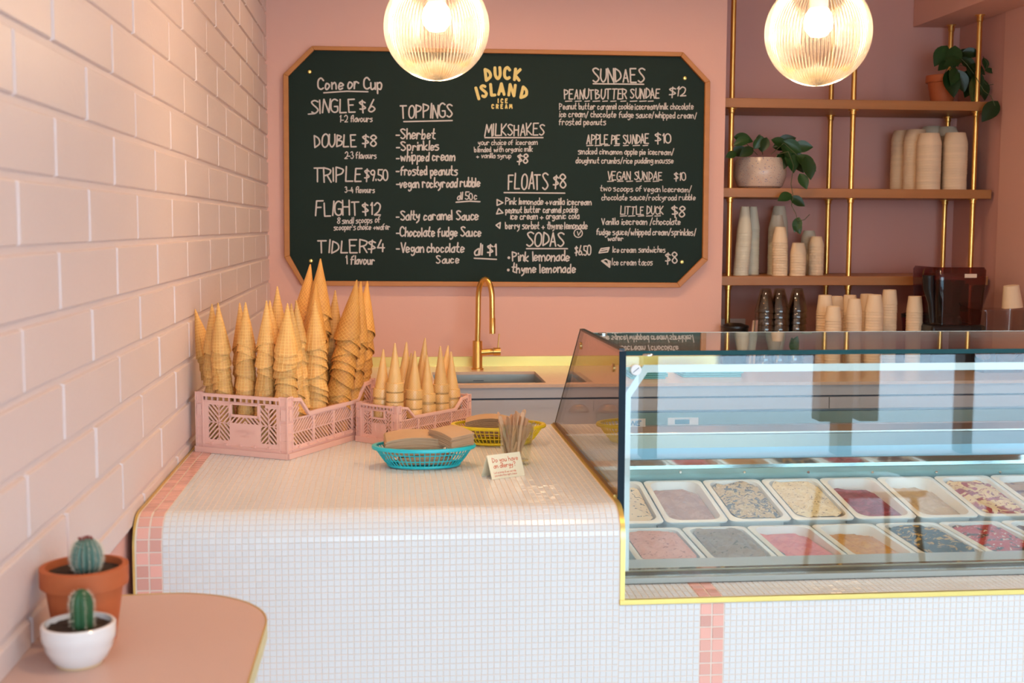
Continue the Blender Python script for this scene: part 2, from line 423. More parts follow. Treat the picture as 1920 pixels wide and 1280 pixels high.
M_pane = glass('window_glass', (.96, .97, .97))
xs_p = sorted(x for x, h, z in posts if z < .2)
for x0, x1 in zip(xs_p, xs_p[1:]):
    build('pane', MB().box(x0+.03, YW-.07, .10, x1-.03, YW-.062, 2.36), M_pane, wn)
struct('ground_outside', MB().box(-20, -20, -.14, 26, YW-.14, -.02), mat('pavement', (.55, .55, .54), .8))

# ================================================================= CHALKBOARD
Yp = YB-.020
def bp(x, y, d=0): return at(x, y, 'y', Yp-d)
outer = [(585, 86), (1281, 97.5), (1332, 152), (1327.5, 488), (1275, 539), (566, 535.5), (533, 482), (531, 139)]
inner = [(589, 93.5), (1277, 105.5), (1322.5, 155), (1317.5, 483), (1270.5, 530), (569.5, 526.5), (543, 479), (540.5, 142.5)]
C0 = bp(930, 315)
brd = thing('menu_board', 'octagonal dark green menu board in a thin timber frame, covered in chalk writing', 'menu board', (C0.x, YB, C0.z))
P = [at(x, y, 'y', YB-.012) for x, y in inner]
build('panel', MB().extr(P, (0, .011, 0)), M_board, brd)
for i in range(8):
    a, b, c, d = outer[i], outer[(i+1) % 8], inner[(i+1) % 8], inner[i]
    Q = [at(*q, 'y', YB-.028) for q in (a, b, c, d)]
    build('frame_rail', MB().extr(Q, (0, .027, 0)), M_frame, brd, bevel=.002)
for x, y in ((580.5, 134.5), (1284, 146.5), (583, 489), (1278.5, 491)):
    p = at(x, y, 'y', YB-.012)
    m = MB().lathe([(.0085, 0), (.0085, .003), (.006, .006), (0.0001, .0068)], 20)
    m.xf(Matrix.Translation(p) @ Matrix.Rotation(pi/2, 4, 'X'))
    build('screw', m, M_brassy, brd, smooth=True)
YT = YB-.0125
def btext(txt, x0, x1, base, cap, wd=2.6, slope=0, jit=.35, m=None, gap=1.5):
    st, adv = text_strokes(txt, jit, gap)
    a, b = at(x0, base, 'y', YT), at(x1, base-slope, 'y', YT)
    ux = (b-a)/adv; uy = (at(x0, base-cap, 'y', YT)-at(x0, base, 'y', YT))/9
    mb = MB()
    for s in st: ribbon(mb, s, a, ux, uy, wd*(.80 if cap < 16 else .9)*.00229, (0, -1, 0))
    return build('chalk_lettering', mb, m or M_chalk, brd)
def bline(pts, wd=2.4):
    mb = MB(); o = at(0, 0, 'y', YT)
    P = [at(x, y, 'y', YT) for x, y in pts]
    ribbon(mb, [(p.x, p.z) for p in P], (0, YT, 0), (1, 0, 0), (0, 0, 1), wd*.00229, (0, -1, 0))
    return build('chalk_line', mb, M_chalk, brd)
TX = [('Cone or Cup', 596, 716, 167, 22, 3.2, 0), ('SINGLE', 584, 667, 213, 25, 3, 3), ('$6', 676, 703, 209, 23, 3, 0), ('1-2 flavours', 637, 698, 229, 12, 2.2, 1),
 ('DOUBLE', 590, 668, 276, 23, 3, 2), ('$8', 679, 706, 274, 22, 3, 0), ('2-3 flavours', 646, 705, 297, 12, 2.2, 0),
 ('TRIPLE', 588, 677, 341, 26, 3, 1), ('$9.50', 683, 727, 338, 21, 2.8, 0), ('3-4 flavours', 647, 702, 361, 11, 2.2, 0),
 ('FLIGHT', 592, 674, 405, 26, 3, 2), ('$12', 680, 713, 402, 23, 3, 0), ('8 small scoops of', 632, 712, 419, 11, 2, 2), ("scooper's choice +wafer", 626, 731, 431, 11, 2, 1),
 ('TIDLER', 596, 687, 474, 23, 3, 1), ('$4', 690, 719, 471, 21, 3, 0), ('1 flavour', 649, 702, 495, 16, 2.6, 0),
 ('TOPPINGS', 751, 848, 222, 25, 3, 2), ('-Sherbet', 743, 815, 260, 18, 2.8, 0), ('-Sprinkles', 743, 823, 282, 17, 2.8, 1), ('-whipped cream', 743, 852, 302, 17, 2.8, 1),
 ('-frosted peanuts', 743, 857, 328, 17, 2.8, 0), ('-vegan rockyroad rubble', 743, 900, 352, 17, 2.8, 2), ('all 50c', 858, 893, 374, 13, 2.5, 0),
 ('-Salty caramel Sauce', 743, 896, 412, 17, 2.8, 0), ('-Chocolate fudge Sauce', 743, 901, 443, 17, 2.8, 0), ('-Vegan chocolate', 743, 869, 473, 17, 2.8, 0), ('Sauce', 818, 860, 493, 15, 2.8, 0),
 ('all $1', 889, 931, 478, 20, 3, 0), ('MILKSHAKES', 909, 1020, 255, 21, 2.6, 2), ('your choice of icecream', 897, 1007, 272, 10, 1.8, 1),
 ('blended with organic milk', 890, 998, 285, 10, 1.8, 1), ('+ vanilla syrup', 893, 958, 296, 9, 1.8, 0), ('$8', 970, 990, 306, 18, 2.8, 0),
 ('FLOATS', 953, 1027, 355, 29, 3, 1), ('$8', 1037, 1060, 352, 24, 3, 0), ('Pink lemonade +vanilla icecream', 948, 1108, 383, 12, 2.3, -1),
 ('peanut butter caramel cookie', 948, 1083, 399, 12, 2.3, 1), ('ice cream + organic cola', 957, 1085, 411, 12, 2.3, 1), ('berry sorbet + thyme lemonade', 948, 1100, 429, 13, 2.3, 0),
 ('SODAS', 988, 1057, 461, 25, 3, 0), ('$6.50', 1078, 1107, 478, 17, 2.4, 0), ('Pink lemonade', 961, 1067, 489, 18, 2.8, 0), ('thyme lemonade', 960, 1078, 511, 17, 2.8, 0), ('V', 1081, 1088, 441, 8, 2, 0),
 ('SUNDAES', 1112, 1207, 154, 25, 3, 0), ('PEANUTBUTTER SUNDAE', 1058, 1236, 186, 18, 2.5, 2), ('$12', 1254, 1286, 181, 17, 2.5, 2),
 ('Peanut butter caramel cookie icecream/milk chocolate', 1049, 1299, 205, 12, 2, 0), ('ice cream/ chocolate fudge sauce/whipped cream/', 1049, 1306, 219, 12, 2, -3), ('frosted peanuts', 1048, 1135, 234, 12, 2, 0),
 ('APPLE PIE SUNDAE', 1100, 1216, 270, 17, 2.4, 1), ('$10', 1229, 1258, 268, 18, 2.5, 0), ('smoked cinnamon apple pie icecream/', 1084, 1263, 289, 11, 2, -1), ('doughnut crumbs/rice pudding mousse', 1080, 1262, 306, 11, 2, 0),
 ('VEGAN SUNDAE', 1139, 1241, 337, 15, 2.4, 0), ('$10', 1264, 1285, 338, 15, 2.4, 0), ('two scoops of vegan Icecream/', 1125, 1296, 358, 11, 1.9, -2), ('chocolate sauce/rockyroad rubble', 1128, 1303, 375, 11, 1.9, 0),
 ('LITTLE DUCK', 1163, 1243, 402, 15, 2.4, 0), ('$8', 1260, 1284, 406, 20, 2.8, 0), ('Vanilla icecream /chocolate', 1128, 1275, 421, 12, 2.2, 0), ('fudge sauce/whipped cream/sprinkles/', 1118, 1305, 440, 12, 2.2, -1), ('wafer', 1140, 1168, 451, 9, 2.2, 0),
 ('Ice cream sandwiches', 1149, 1247, 473, 11, 2, 0), ('Ice cream tacos', 1148, 1223, 497, 12, 2, 0), ('$8', 1248, 1270, 494, 21, 2.6, 0)]
for t, x0, x1, b, c, wd, sl in TX: btext(t, x0, x1, b, c, wd, sl)
for l in ([(607, 174), (650, 171), (690, 172)], [(757, 228), (848, 226)], [(855, 379), (880, 377), (900, 378)], [(889, 484), (931, 486)], [(909, 258), (1018, 258)],
          [(945, 361), (1059, 362)], [(987, 466), (1064, 466)], [(1112, 157), (1207, 158)], [(578, 214), (590, 213)],
          [(932, 374), (943, 380), (932, 385), (932, 374)], [(935, 391), (943, 399), (931, 401), (935, 391)], [(938, 417), (930, 422), (937, 428), (938, 417)],
          [(1123, 474), (1127, 466), (1142, 464), (1139, 472), (1123, 474)], [(1127, 470), (1140, 467)], [(1128, 489), (1136, 486), (1144, 490), (1143, 501), (1128, 489)], [(1131, 490), (1142, 497), (1140, 489)]): bline(l)
for x0, x1, y in ((1060, 1236, 190), (1100, 1216, 273), (1139, 1243, 340), (1163, 1246, 405)):
    x = x0
    while x < x1-6: bline([(x, y), (x+random.uniform(9, 13), y-.6)], 1.8); x += random.uniform(15, 19)
for cx, cy, r in ((1084, 437, 8), (954, 483, 1), (953, 506, 1)):
    bline([(cx+r*cos(a*pi/6), cy+r*sin(a*pi/6)) for a in range(13)], 1.8 if r > 2 else 3)
# the shop's arched sign in yellow capitals
def logo(ch, cx, cy, cap, tilt, wd, sx=1.0):
    st, adv = glyph(ch); adv = max(adv, 0); k = cap/9*.00229
    c = at(cx, cy, 'y', YT); a = radians(tilt); ux = Vector((cos(a), 0, sin(a)))*k*sx; uy = Vector((-sin(a), 0, cos(a)))*k
    mb = MB()
    for s in st: ribbon(mb, [(p[0]-adv/2, p[1]-4.5) for p in s], c, ux, uy, wd*.00229, (0, -1, 0))
    build('yellow_letter', mb, M_gold, brd)
for a in (('D', 915, 140, 20, 7, 5.5), ('U', 933, 137, 20, 3, 5.5), ('C', 951, 137, 20, -2, 5.5), ('K', 970, 140, 20, -6, 5.5),
          ('I', 895, 175, 21, 16, 5.5), ('S', 907, 171, 20, 10, 5.2, .9), ('L', 924, 168, 20, 5, 5.5, .75), ('A', 940, 167, 20, 0, 5.2, 1.15), ('N', 960, 169, 20, -7, 5.2, 1.1), ('D', 983, 174, 20, -13, 5.5)):
    logo(*a)
for t, x0, y, st in (('ICE', 934, 189, 7.2), ('CREAM', 924, 199.5, 8.4)):
    for i, ch in enumerate(t): logo(ch, x0+i*st+(0 if t == 'CREAM' else [0, 0, 1][i]), y, 7, 0, 2.2)

# ================================================================= SINK BENCH along the back wall
ZB, YBF = .88, 4.65
sx0, sx1, sy0, sy1 = .18, .606, 4.68, 5.05
bench = thing('sink_bench', 'long grey drawer bench with a pale terracotta worktop under the menu board', 'bench', (1.0, 5.0, 0))
def slab_hole(mb, x0, x1, y0, y1, holes, z0, z1):
    xs = x0
    for hx0, hx1, hy0, hy1 in holes:
        mb.box(xs, y0, z0, hx0, y1, z1); mb.box(hx0, y0, z0, hx1, hy0, z1); mb.box(hx0, hy1, z0, hx1, y1, z1); xs = hx1
    mb.box(xs, y0, z0, x1, y1, z1); return mb
build('worktop', slab_hole(MB(), XL+.005, XR-.01, YBF-.02, YB-.001, [(sx0, sx1, sy0, sy1), (.74, .79, 4.68, 5.02)], ZB-.012, ZB), M_top, bench)
build('alcove_worktop', MB().box(XE+.001, YB-.001, ZB-.012, XR-.01, YA-.001, ZB), M_top, bench)
build('apron', MB().box(XL+.005, YBF, ZB-.055, XR-.01, YBF+.02, ZB-.012), M_cab, bench, bevel=.001)
build('dark_channel', MB().box(XL+.005, YBF+.012, ZB-.062, XR-.01, YBF+.03, ZB-.055), M_dark, bench)
build('carcass', MB().box(XL+.005, YBF+.03, .08, XR-.01, 4.675, .80), M_cab, bench)
build('splashback', MB().box(XL+.005, YB-.012, ZB, XE-.002, YB-.001, ZB+.042), M_brassy, bench)
def basin(x0, x1, y0, y1, dp):
    b = MB(); t = .003; z1, z0 = ZB-.012, ZB-.012-dp
    b.box(x0-t, y0-t, z0, x0, y1+t, z1).box(x1, y0-t, z0, x1+t, y1+t, z1).box(x0, y0-t, z0, x1, y0, z1).box(x0, y1, z0, x1, y1+t, z1).box(x0-t, y0-t, z0-t, x1+t, y1+t, z0)
    o = build('sink_bowl', b, M_steel, bench)
    return o
sb = basin(sx0, sx1, sy0, sy1, .17); basin(.74, .79, 4.68, 5.02, .15)
p = at(897, 715, 'y', sy1)
ov = MB()
for a, b in (((-.022, -.006), (.022, -.006)), ((.022, -.006), (.022, .006)), ((.022, .006), (-.022, .006)), ((-.022, .006), (-.022, -.006))):
    ov.bar((p.x+a[0], sy1-.002, p.z-.002+a[1]), (p.x+b[0], sy1-.002, p.z-.002+b[1]), .003, .003)
build('overflow_slot', ov, M_dark, sb)
# drawers with cup pulls
dz1, dz0 = ZB-.062, .765
xs = [-.45, .045, .54-.25+.0, .786, 1.06, 1.55, 2.05, 2.67]
xs = [-.45, -.05, .35, .786, 1.10, 1.60, 2.10, 2.67]
def pull(parent, x, z, y):
    m = MB(); n = 14; R = .040
    for j in range(7):
        t = j/6*pi/2
        for k in range(n+1):
            a = pi*k/n
            m.v.append((x+R*cos(a)*cos(t)*1.0, y-.001-.024*sin(a)*cos(t)**.6, z-.016+.032*sin(t)))
    for j in range(6):
        for k in range(n):
            i = j*(n+1)+k; m.f.append((i, i+1, i+n+2, i+n+1))
    o = build('cup_pull', m, M_brassd, parent, smooth=True)
    md = o.modifiers.new('s', 'SOLIDIFY'); md.thickness = .002
xs = [-.45, 0.0, .786, 1.72, 2.67]
for i, (a, b) in enumerate(zip(xs, xs[1:])):
    d = build('cupboard_front', MB().box(a+.0015, YBF-.002, .1 if b < .8 else .772, b-.0015, YBF+.018, dz1), M_cab, bench, bevel=.0012)
    if i in (1, 2): pull(d, .7285 if i == 1 else .8425, .785, YBF-.002)
build('plinth', MB().box(XL+.02, YBF+.05, 0, XR-.01, YBF+.07, .08), M_dark, bench)
# under-bench freezer with its control strip
fz = thing('bench_freezer', 'stainless under-bench freezer with a small control display on its top rail', 'freezer', (1.6, YBF, .08))
build('cabinet', MB().box(.80, YBF+.002, .08, 2.68, YBF+.028, .715), M_steel, fz)
cs = build('control_strip', MB().box(.80, YBF-.004, .715, 2.68, YBF+.026, .762), M_teal, fz, bevel=.001)
p0, p1 = at(1252, 783, 'y', YBF-.004), at(1309, 796, 'y', YBF-.004)
ct = build('controller', MB().box(p0.x, YBF-.008, p1.z, p1.x, YBF-.004, p0.z), M_white, fz)
q0, q1 = at(1265, 786, 'y', YBF-.004), at(1292, 794, 'y', YBF-.004)
build('display', MB().box(q0.x, YBF-.010, q1.z, q1.x, YBF-.008, q0.z), mat('display_blue', (.08, .25, .35), .2), ct)
p0, p1 = at(1165, 785, 'y', YBF-.004), at(1210, 800, 'y', YBF-.004)
lb = build('maker_plate', MB().box(p0.x, YBF-.0055, p1.z, p1.x, YBF-.004, p0.z), M_white, fz)
st, adv = text_strokes('NE'); mb = MB(); p = at(1183, 797, 'y', YBF-.006)
for s in st: ribbon(mb, [(q[0]+q[1]*.2, q[1]) for q in s], p, (.0035, 0, 0), (0, 0, .0018), .004, (0, -1, 0))
build('lettering', mb, mat('blue_print', (.1, .25, .45), .5), lb)

# gooseneck tap
tp = thing('kitchen_tap', 'tall brushed brass gooseneck tap with a side lever behind the sink', 'tap', (.372, 5.13, ZB))
bx_, by_ = .374, 5.13
m = MB().lathe([(.026, 0), (.026, .006), (.022, .008), (.0205, .012), (.0205, .118), (.019, .121), (.0001, .121)], 28, (bx_, by_, ZB), cap0=True)
build('body', m, M_brass, tp, smooth=True)
zt = 1.18; Rr = .0265; pts = [(bx_, by_, ZB+.118), (bx_+.002, by_, 1.08), (bx_+.003, by_, zt)]
top = at(908, 518, 'y', 5.13).z-.011
for k in range(1, 13):
    a = pi-pi*k/12; pts.append((bx_+.003+Rr+Rr*cos(a), by_-.05*(1-cos(pi*k/12))/2, zt+(top-zt)*sin(a)))
pts.append((bx_+.003+2*Rr+.001, by_-.05, 1.10))
build('neck', MB().tube(pts, .0115, 18), M_brass, tp, smooth=True)
build('spray_head', MB().lathe([(.0125, 0), (.0125, .062), (.010, .066)], 20, (bx_+.005+2*Rr, by_-.05, 1.035), cap0=True, cap1=True), M_brass, tp, smooth=True)
v = build('valve', MB().tube([(bx_+.015, by_, .952), (bx_+.064, by_, .955)], .0135, 18).tube([(bx_+.066, by_, .955), (bx_+.096, by_, .955)], .0165, 20), M_brass, tp, smooth=True)
build('lever', MB().tube([(bx_+.086, by_, .966), (bx_+.087, by_, .99), (bx_+.091, by_, 1.03)], [.0035, .003, .0028], 10), M_brass, v, smooth=True)
build('retaining_screws', MB().lathe([(.003, 0), (.003, .004)], 10, (bx_+.005+2*Rr, by_-.05, 1.031), cap0=True), M_brassd, tp)

# ================================================================= TILED SERVICE COUNTER
ZT, YF, XC0, XC1, YCB = .92, 2.378, -.488, .4645, 3.44
ZL, YG, RC = .735, 2.487, .062                      # low ledge height, glass line, nose radius
ctr = thing('service_counter', 'white mosaic tiled service counter with pink tile stripes and brass edging', 'counter', (.6, YF, 0))
L1, LA = ZT-RC, RC*pi/2
def prof(s):                                         # length along the waterfall profile -> Y, Z, slope angle
    if s < L1: return YF, s, 0.0
    if s < L1+LA:
        a = (s-L1)/RC; return YF+RC-RC*cos(a), L1+RC*sin(a), a
    return YF+RC+(s-L1-LA), ZT, pi/2
LEN = L1+LA+(YCB-YF-RC)
def prof2(s):                                        # the low part: front face then flat ledge
    if s < ZL: return YF, s, 0.0
    return YF+(s-ZL), ZL, pi/2
# grout bodies (solid, follow the profile)
def body(x0, x1, pf, ss, back):
    poly = [pf(s)[:2] for s in ss]
    P = [(x0, y+.0012 if z < ZT-.001 and z < 5 else y, z) for y, z in poly]
    P = [(x0, y, z) for y, z in poly]+[(x0, back, poly[-1][1]), (x0, back, 0)]
    return MB().extr(P, (x1-x0, 0, 0))
ss = [0, L1]+[L1+LA*k/10 for k in range(1, 11)]+[LEN]
eps = .0010
bd = body(XC0+.003, XC1-.001, lambda s: (lambda q: (q[0]+eps*cos(q[2]), q[1]-eps*sin(q[2])))(prof(s)), ss, YCB)
build('grout_bed', bd, M_grout, ctr)
XR2 = 2.3
build('low_grout_bed', MB().box(XC1-.001, YF+eps, 0, XR2, YG+.05, ZL-eps), M_grout, ctr)
def tile_pts(x0, x1, s0, s1, pf, ins=.0007, up=0):
    out = []
    q0, q1 = pf(s0), pf(s1); am = (q0[2]+q1[2])/2 if abs(q0[2]-q1[2]) < 1 else q0[2]
    nrm = (0, -cos(am), sin(am))
    for e, i in ((0, 0), (1, ins)):
        f = (-eps if e == 0 else up)
        for x, q, di in ((x0+i, q0, 1), (x1-i, q0, 1), (x1-i, q1, -1), (x0+i, q1, -1)):
            ty, tz = (sin(am), cos(am))
            out.append((x, q[0]+ty*i*di+nrm[1]*f, q[1]+tz*i*di+nrm[2]*f))
    return out
cand = []; pink = []                                 # (apparent size, corner points)
G = .0013
def face_area(pts):
    c = [pj(p) for p in (pts[4], pts[5], pts[6], pts[7])]
    if not all(-5 < q[0] < 1925 and -5 < q[1] < 1285 for q in c): return 0
    return abs(sum(c[i][0]*c[(i+1) % 4][1]-c[(i+1) % 4][0]*c[i][1] for i in range(4)))/2
def field(x0, x1, ncol, pf, smin, smax, pitch, is_pink=False, top=False):
    pw = (x1-x0)/ncol; n = int((smax-smin)/pitch+1e-6)
    for r in range(n+1):
        s1 = smax-r*pitch; s0 = max(s1-pitch, smin)
        if s1-s0 < .004: continue
        for c in range(ncol):
            g_ = .0027 if is_pink else G
            pts = tile_pts(x0+c*pw+g_/2, x0+(c+1)*pw-g_/2, s0+g_/2, s1-g_/2, pf, up=random.uniform(-.00015, .00015) if not is_pink else random.uniform(0, .0003))
            (pink if is_pink else cand).append((face_area(pts), pts))
SP = LEN-.002
field(XC1-.0069, XC1+.006, 1, prof2, .02, ZL-.010, .0125)
field(XC0+.006, XC0+.0555, 2, prof, .02, SP, .025, True)
field(XC0+.0555, XC1-.007, 71, prof, .02, SP, .0125)
# low part: stripe at px 1312-1357, small tiles both sides
xs0 = at(1311.7, 1189, 'y', YF).x; xs1 = at(1357.3, 1189, 'y', YF).x
for smin, smax, x_l in ((.02, ZL-.010, XC0+.0555), (ZL+.0105, ZL+(YG-YF)+.03, XC1+.006)):
    nl = max(1, round((xs0-(XC1+.006))/.0125))
    field(XC1+.006, xs0, nl, prof2, smin, smax, .0125)
    field(xs0, xs1, 2, prof2, smin, smax, .025, True)
    field(xs1, XR2, round((XR2-xs1)/.0125), prof2, smin, smax, .0125)
def flush(lst, limit, name, m, rest, mrest):
    lst.sort(key=lambda t: -t[0])
    V = []; Fc = []
    base = wloc(ctr); shared = {}
    for k, (a, pts) in enumerate(lst):
        if k < limit and a > 0:
            c = Vector(pts[0]); key = tuple(round(v, 4) for p in pts for v in (Vector(p)-c))
            if key not in shared:
                b = MB(); b.v = [tuple(Vector(p)-c) for p in pts]; b.f = [(4, 5, 6, 7), (0, 1, 5, 4), (1, 2, 6, 5), (2, 3, 7, 6), (3, 0, 4, 7)]
                shared[key] = b.mesh(name, m)
            add(name, shared[key], ctr, c-base)
        else:
            i = len(V); V += [(x-base.x, y-base.y, z-base.z) for x, y, z in pts]
            Fc += [tuple(i+j for j in q) for q in ((4, 5, 6, 7), (0, 1, 5, 4), (1, 2, 6, 5), (2, 3, 7, 6), (3, 0, 4, 7))]
    if V:
        me = bpy.data.meshes.new(rest); me.from_pydata(V, [], Fc); me.update(); me.materials.append(mrest)
        add(rest, me, ctr)['kind'] = 'stuff'
flush(pink, 300, 'pink_tile', M_ptile, 'hidden_pink_tiles', M_ptile)
flush(cand, 300, 'white_tile', M_wtile, 'white_mosaic', M_wtiles)
# brass edging: along the wall, down the step and along the low front
def edging(x0, x1, s0, s1, th=.0015):
    n = 26; A = []; B = []
    for k in range(n+1):
        s = s0+(s1-s0)*k/n
    S = [s0]+[s for s in ss if s0 < s < s1]+[s1]
    mb = MB()
    for s in S:
        y, z, a = prof(s); ny, nz = -cos(a), sin(a)
        mb.v += [(x0, y+ny*th, z+nz*th), (x1, y+ny*th, z+nz*th), (x1, y-ny*.02, z-nz*.02), (x0, y-ny*.02, z-nz*.02)]
    for k in range(len(S)-1):
        for j in range(4): mb.f.append((k*4+j, k*4+(j+1) % 4, k*4+4+(j+1) % 4, k*4+4+j))
    mb.f += [(3, 2, 1, 0), tuple(len(mb.v)-4+j for j in range(4))]
    return mb
build('wall_edging', edging(XC0, XC0+.004, .01, LEN), M_brassy, ctr, smooth=True)
build('step_edging', edging(XC1-.005, XC1+.0045, ZL-.004, LEN), M_brassy, ctr, smooth=True)
build('front_edging', MB().box(XC1-.006, YF-.003, ZL-.009, XR2, YF+.006, ZL+.0015), M_brassy, ctr, bevel=.001)
build('side_panel', MB().box(XC1-.0009, YF+.03, ZL, XC1+.0035, YCB, ZT-.022), M_grout, ctr)

# ================================================================= DISPLAY CASE
XG, ZG = .472, 1.215
YG = 2.49
case = thing('ice_cream_display_case', 'long glass ice cream display case with slanting tinted end panel, set on the tiled counter', 'display case', (1.3, 2.9, ZL))
M_gf = glass('front_glass', (.93, .975, .965), 1.5, extra=.02)
M_gt = glass('top_glass', (.80, .90, .89), 1.55, extra=.01)
M_gs = glass('smoked_glass', (.74, .64, .59), 1.5, extra=.02)
M_edge = mat('glass_edge_green', (.003, .055, .06), .4, spec=.2)
M_edgeb = mat('glass_edge_blue', (.010, .022, .035), .5, spec=.15)
XK = 2.25
build('front_pane', MB().box(XG+.014, YG-.008, ZL+.016, XK, YG, ZG-.001), M_gf, case)
zq = ZG+.002; YTB = at(1500, 622, 'z', zq+.008).y
build('top_pane', MB().box(XG+.006, YG-.006, zq, XK, YTB, zq+.008), M_gt, case)
build('top_pane_edge', MB().box(XG+.006, YG-.0085, zq-.001, XK, YG-.0062, zq+.0085), M_edge, case)
build('top_rear_edge', MB().box(XG+.006, YTB, zq, XK, YTB+.003, zq+.0085), mat('pale_glass_edge', (.55, .62, .60), .2), case)
pz = at(1088, 619, 'x', XG)
sd = [(XG, YG-.010, ZL+.004), (XG, YCB+.0, ZL+.004), (XG, YCB, ZT+.004), (XG, pz.y, pz.z), (XG, YG-.010, ZG+.012)]
build('end_pane', MB().extr([(XG, YG-.010, ZT-.1)]+[(XG, YCB-.0, ZT-.1)]+sd[2:], (.010, 0, 0)), M_gs, case)
build('end_pane_front_edge', MB().box(XG-.001, YG-.014, ZL+.004, XG+.013, YG-.0105, ZG+.010), M_edgeb, case)
ed = MB()
for a, b in ((sd[3], sd[4]), (sd[2], sd[3])):
    ed.bar((XG+.005, a[1], a[2]+.002), (XG+.005, b[1], b[2]+.002), .0115, .004)
build('end_pane_edge', ed, M_black, case)
build('bottom_seal', MB().bar((XG-.003, YG, ZT+.002), (XG-.003, YCB, ZT+.002), .008, .006), M_brassd, case)
# printed white border on the front pane, with chamfered corner, and the round glass clamps
zt_, xl_ = at(1300, 684, 'y', YG).z, at(1177, 900, 'y', YG).x
zb_ = ZL+.02; Yi = YG+.0025
pb = lambda x, y: at(x, y, 'y', Yi)
brd2 = MB()
o1 = [pb(1207, 684), pb(1174, 735)]; i1 = [pb(1214, 698), pb(1183, 744)]
bz0 = pb(1178, 1070)
brd2.extr([(pb(1172, 0).x, Yi, o1[1].z), (pb(1172, 0).x, Yi, bz0.z), (i1[1].x, Yi, bz0.z), (i1[1].x, Yi, i1[1].z), (o1[1].x+.001, Yi, o1[1].z)], (0, .002, 0))
brd2.extr([(o1[1].x, Yi, o1[1].z), (i1[1].x, Yi, i1[1].z), (i1[0].x, Yi, i1[0].z), (o1[0].x, Yi, o1[0].z)], (0, .002, 0))
brd2.extr([(o1[0].x, Yi, o1[0].z), (i1[0].x, Yi, i1[0].z), (XK, Yi, i1[0].z), (XK, Yi, o1[0].z)], (0, .002, 0))
build('white_border', brd2, M_white, case)
def disc(c, r, ax, th):
    m = MB().lathe([(r, 0), (r, th*.6), (r*.85, th), (0.0001, th)], 24, cap0=True)
    return m.xf(Matrix.Translation(c) @ Matrix.Rotation(pi/2, 4, {'y': 'X', 'x': 'Y'}[ax])) if ax != 'z' else m.xf(Matrix.Translation(c))
c = pb(1190, 692)
k = build('clamp_screw', disc((c.x, YG-.0085, c.z), .0115, 'y', .004), M_white, case, smooth=True)
mb = MB().bar((c.x-.006, YG-.0130, c.z-.005), (c.x+.006, YG-.0130, c.z+.005), .0012, .0006, up=(0, 1, 0)); build('slot', mb, M_dark, k)
for x, y in ((1215, 666), (1130, 626)):
    q = at(x, y, 'z', zq+.009); build('clamp_cap', disc(q, .011, 'z', .003), M_steelm, case, smooth=True)
for x, y in ((1089, 648), (1151, 689)):
    q = at(x, y, 'x', XG); build('clamp_cap', MB().lathe([(.009, 0), (.009, .003), (.0001, .004)], 18, cap0=True).xf(Matrix.Translation(q) @ Matrix.Rotation(-pi/2, 4, 'Y')), M_brassd, case, smooth=True)
# inside: fascia, front lip, well, rear deck
M_fasc = mat('bronze_mirror', (.42, .36, .29), .05, .9)
build('base_rail', MB().box(XG+.006, YG-.007, ZL+.001, XK, YG+.012, ZL+.014), mat('grey_rail', (.36, .38, .35), .35, .3), case, bevel=.002)
build('fascia', MB().box(XG+.012, 2.516, ZL+.001, XK, 2.53, .757), M_fasc, case)
build('front_lip', MB().box(XG+.012, 2.53, ZL, XK, 2.60, .757), mat('lip_grey_blue', (.50, .58, .62), .3, .2), case, bevel=.002)
build('well', MB().box(XG+.012, 2.60, .60, XK, 3.36, .665), M_teal, case)
build('well_side', MB().box(XG+.0115, 2.53, .66, XG+.016, 3.36, .80), M_steel, case)
zz = lambda y: at(1400, y, 'y', 3.37).z
build('rear_ledge', MB().box(XG+.012, 3.362, .66, XK, 3.45, zz(876)), M_teal, case, bevel=.003)
build('mirror_strip', MB().box(XG+.012, 3.39, zz(876), XK, 3.44, at(1400, 859, 'y', 3.39).z), M_steelm, case)
M_riser = mat('riser_steel', (.27, .42, .50), .36, .85, bump=.1, bscale=120, stretch=(.05, 1, 1))
build('rear_riser', MB().extr([(XG+.012, 3.375, at(1400, 860, 'y', 3.375).z), (XG+.012, 3.375, at(1400, 838, 'y', 3.375).z), (XG+.012, 3.392, at(1400, 813, 'y', 3.392).z), (XG+.012, 3.44, at(1400, 813, 'y', 3.392).z), (XG+.012, 3.44, at(1400, 860, 'y', 3.375).z)], (XK-XG-.012, 0, 0)), M_riser, case, bevel=.002)
build('serving_shelf', MB().box(XG+.012, 3.392, at(1400, 813, 'y', 3.392).z, XK, 3.50, at(1400, 813, 'y', 3.392).z+.006), M_steel, case, bevel=.001)
build('rear_body', MB().box(XG+.012, 3.44, ZL, XK, 3.59, .66), M_white, case)
build('base_body', MB().box(XG+.012, YG+.06, .30, XK, 3.59, .60), M_white, case)
# rivets along the front of the rear ledge
for i in range(6):
    q = at(1276+i*120, 885, 'y', 3.36)
    build('rivet', disc((q.x, 3.361, q.z), .004, 'y', .002), M_steelm, case, smooth=True)

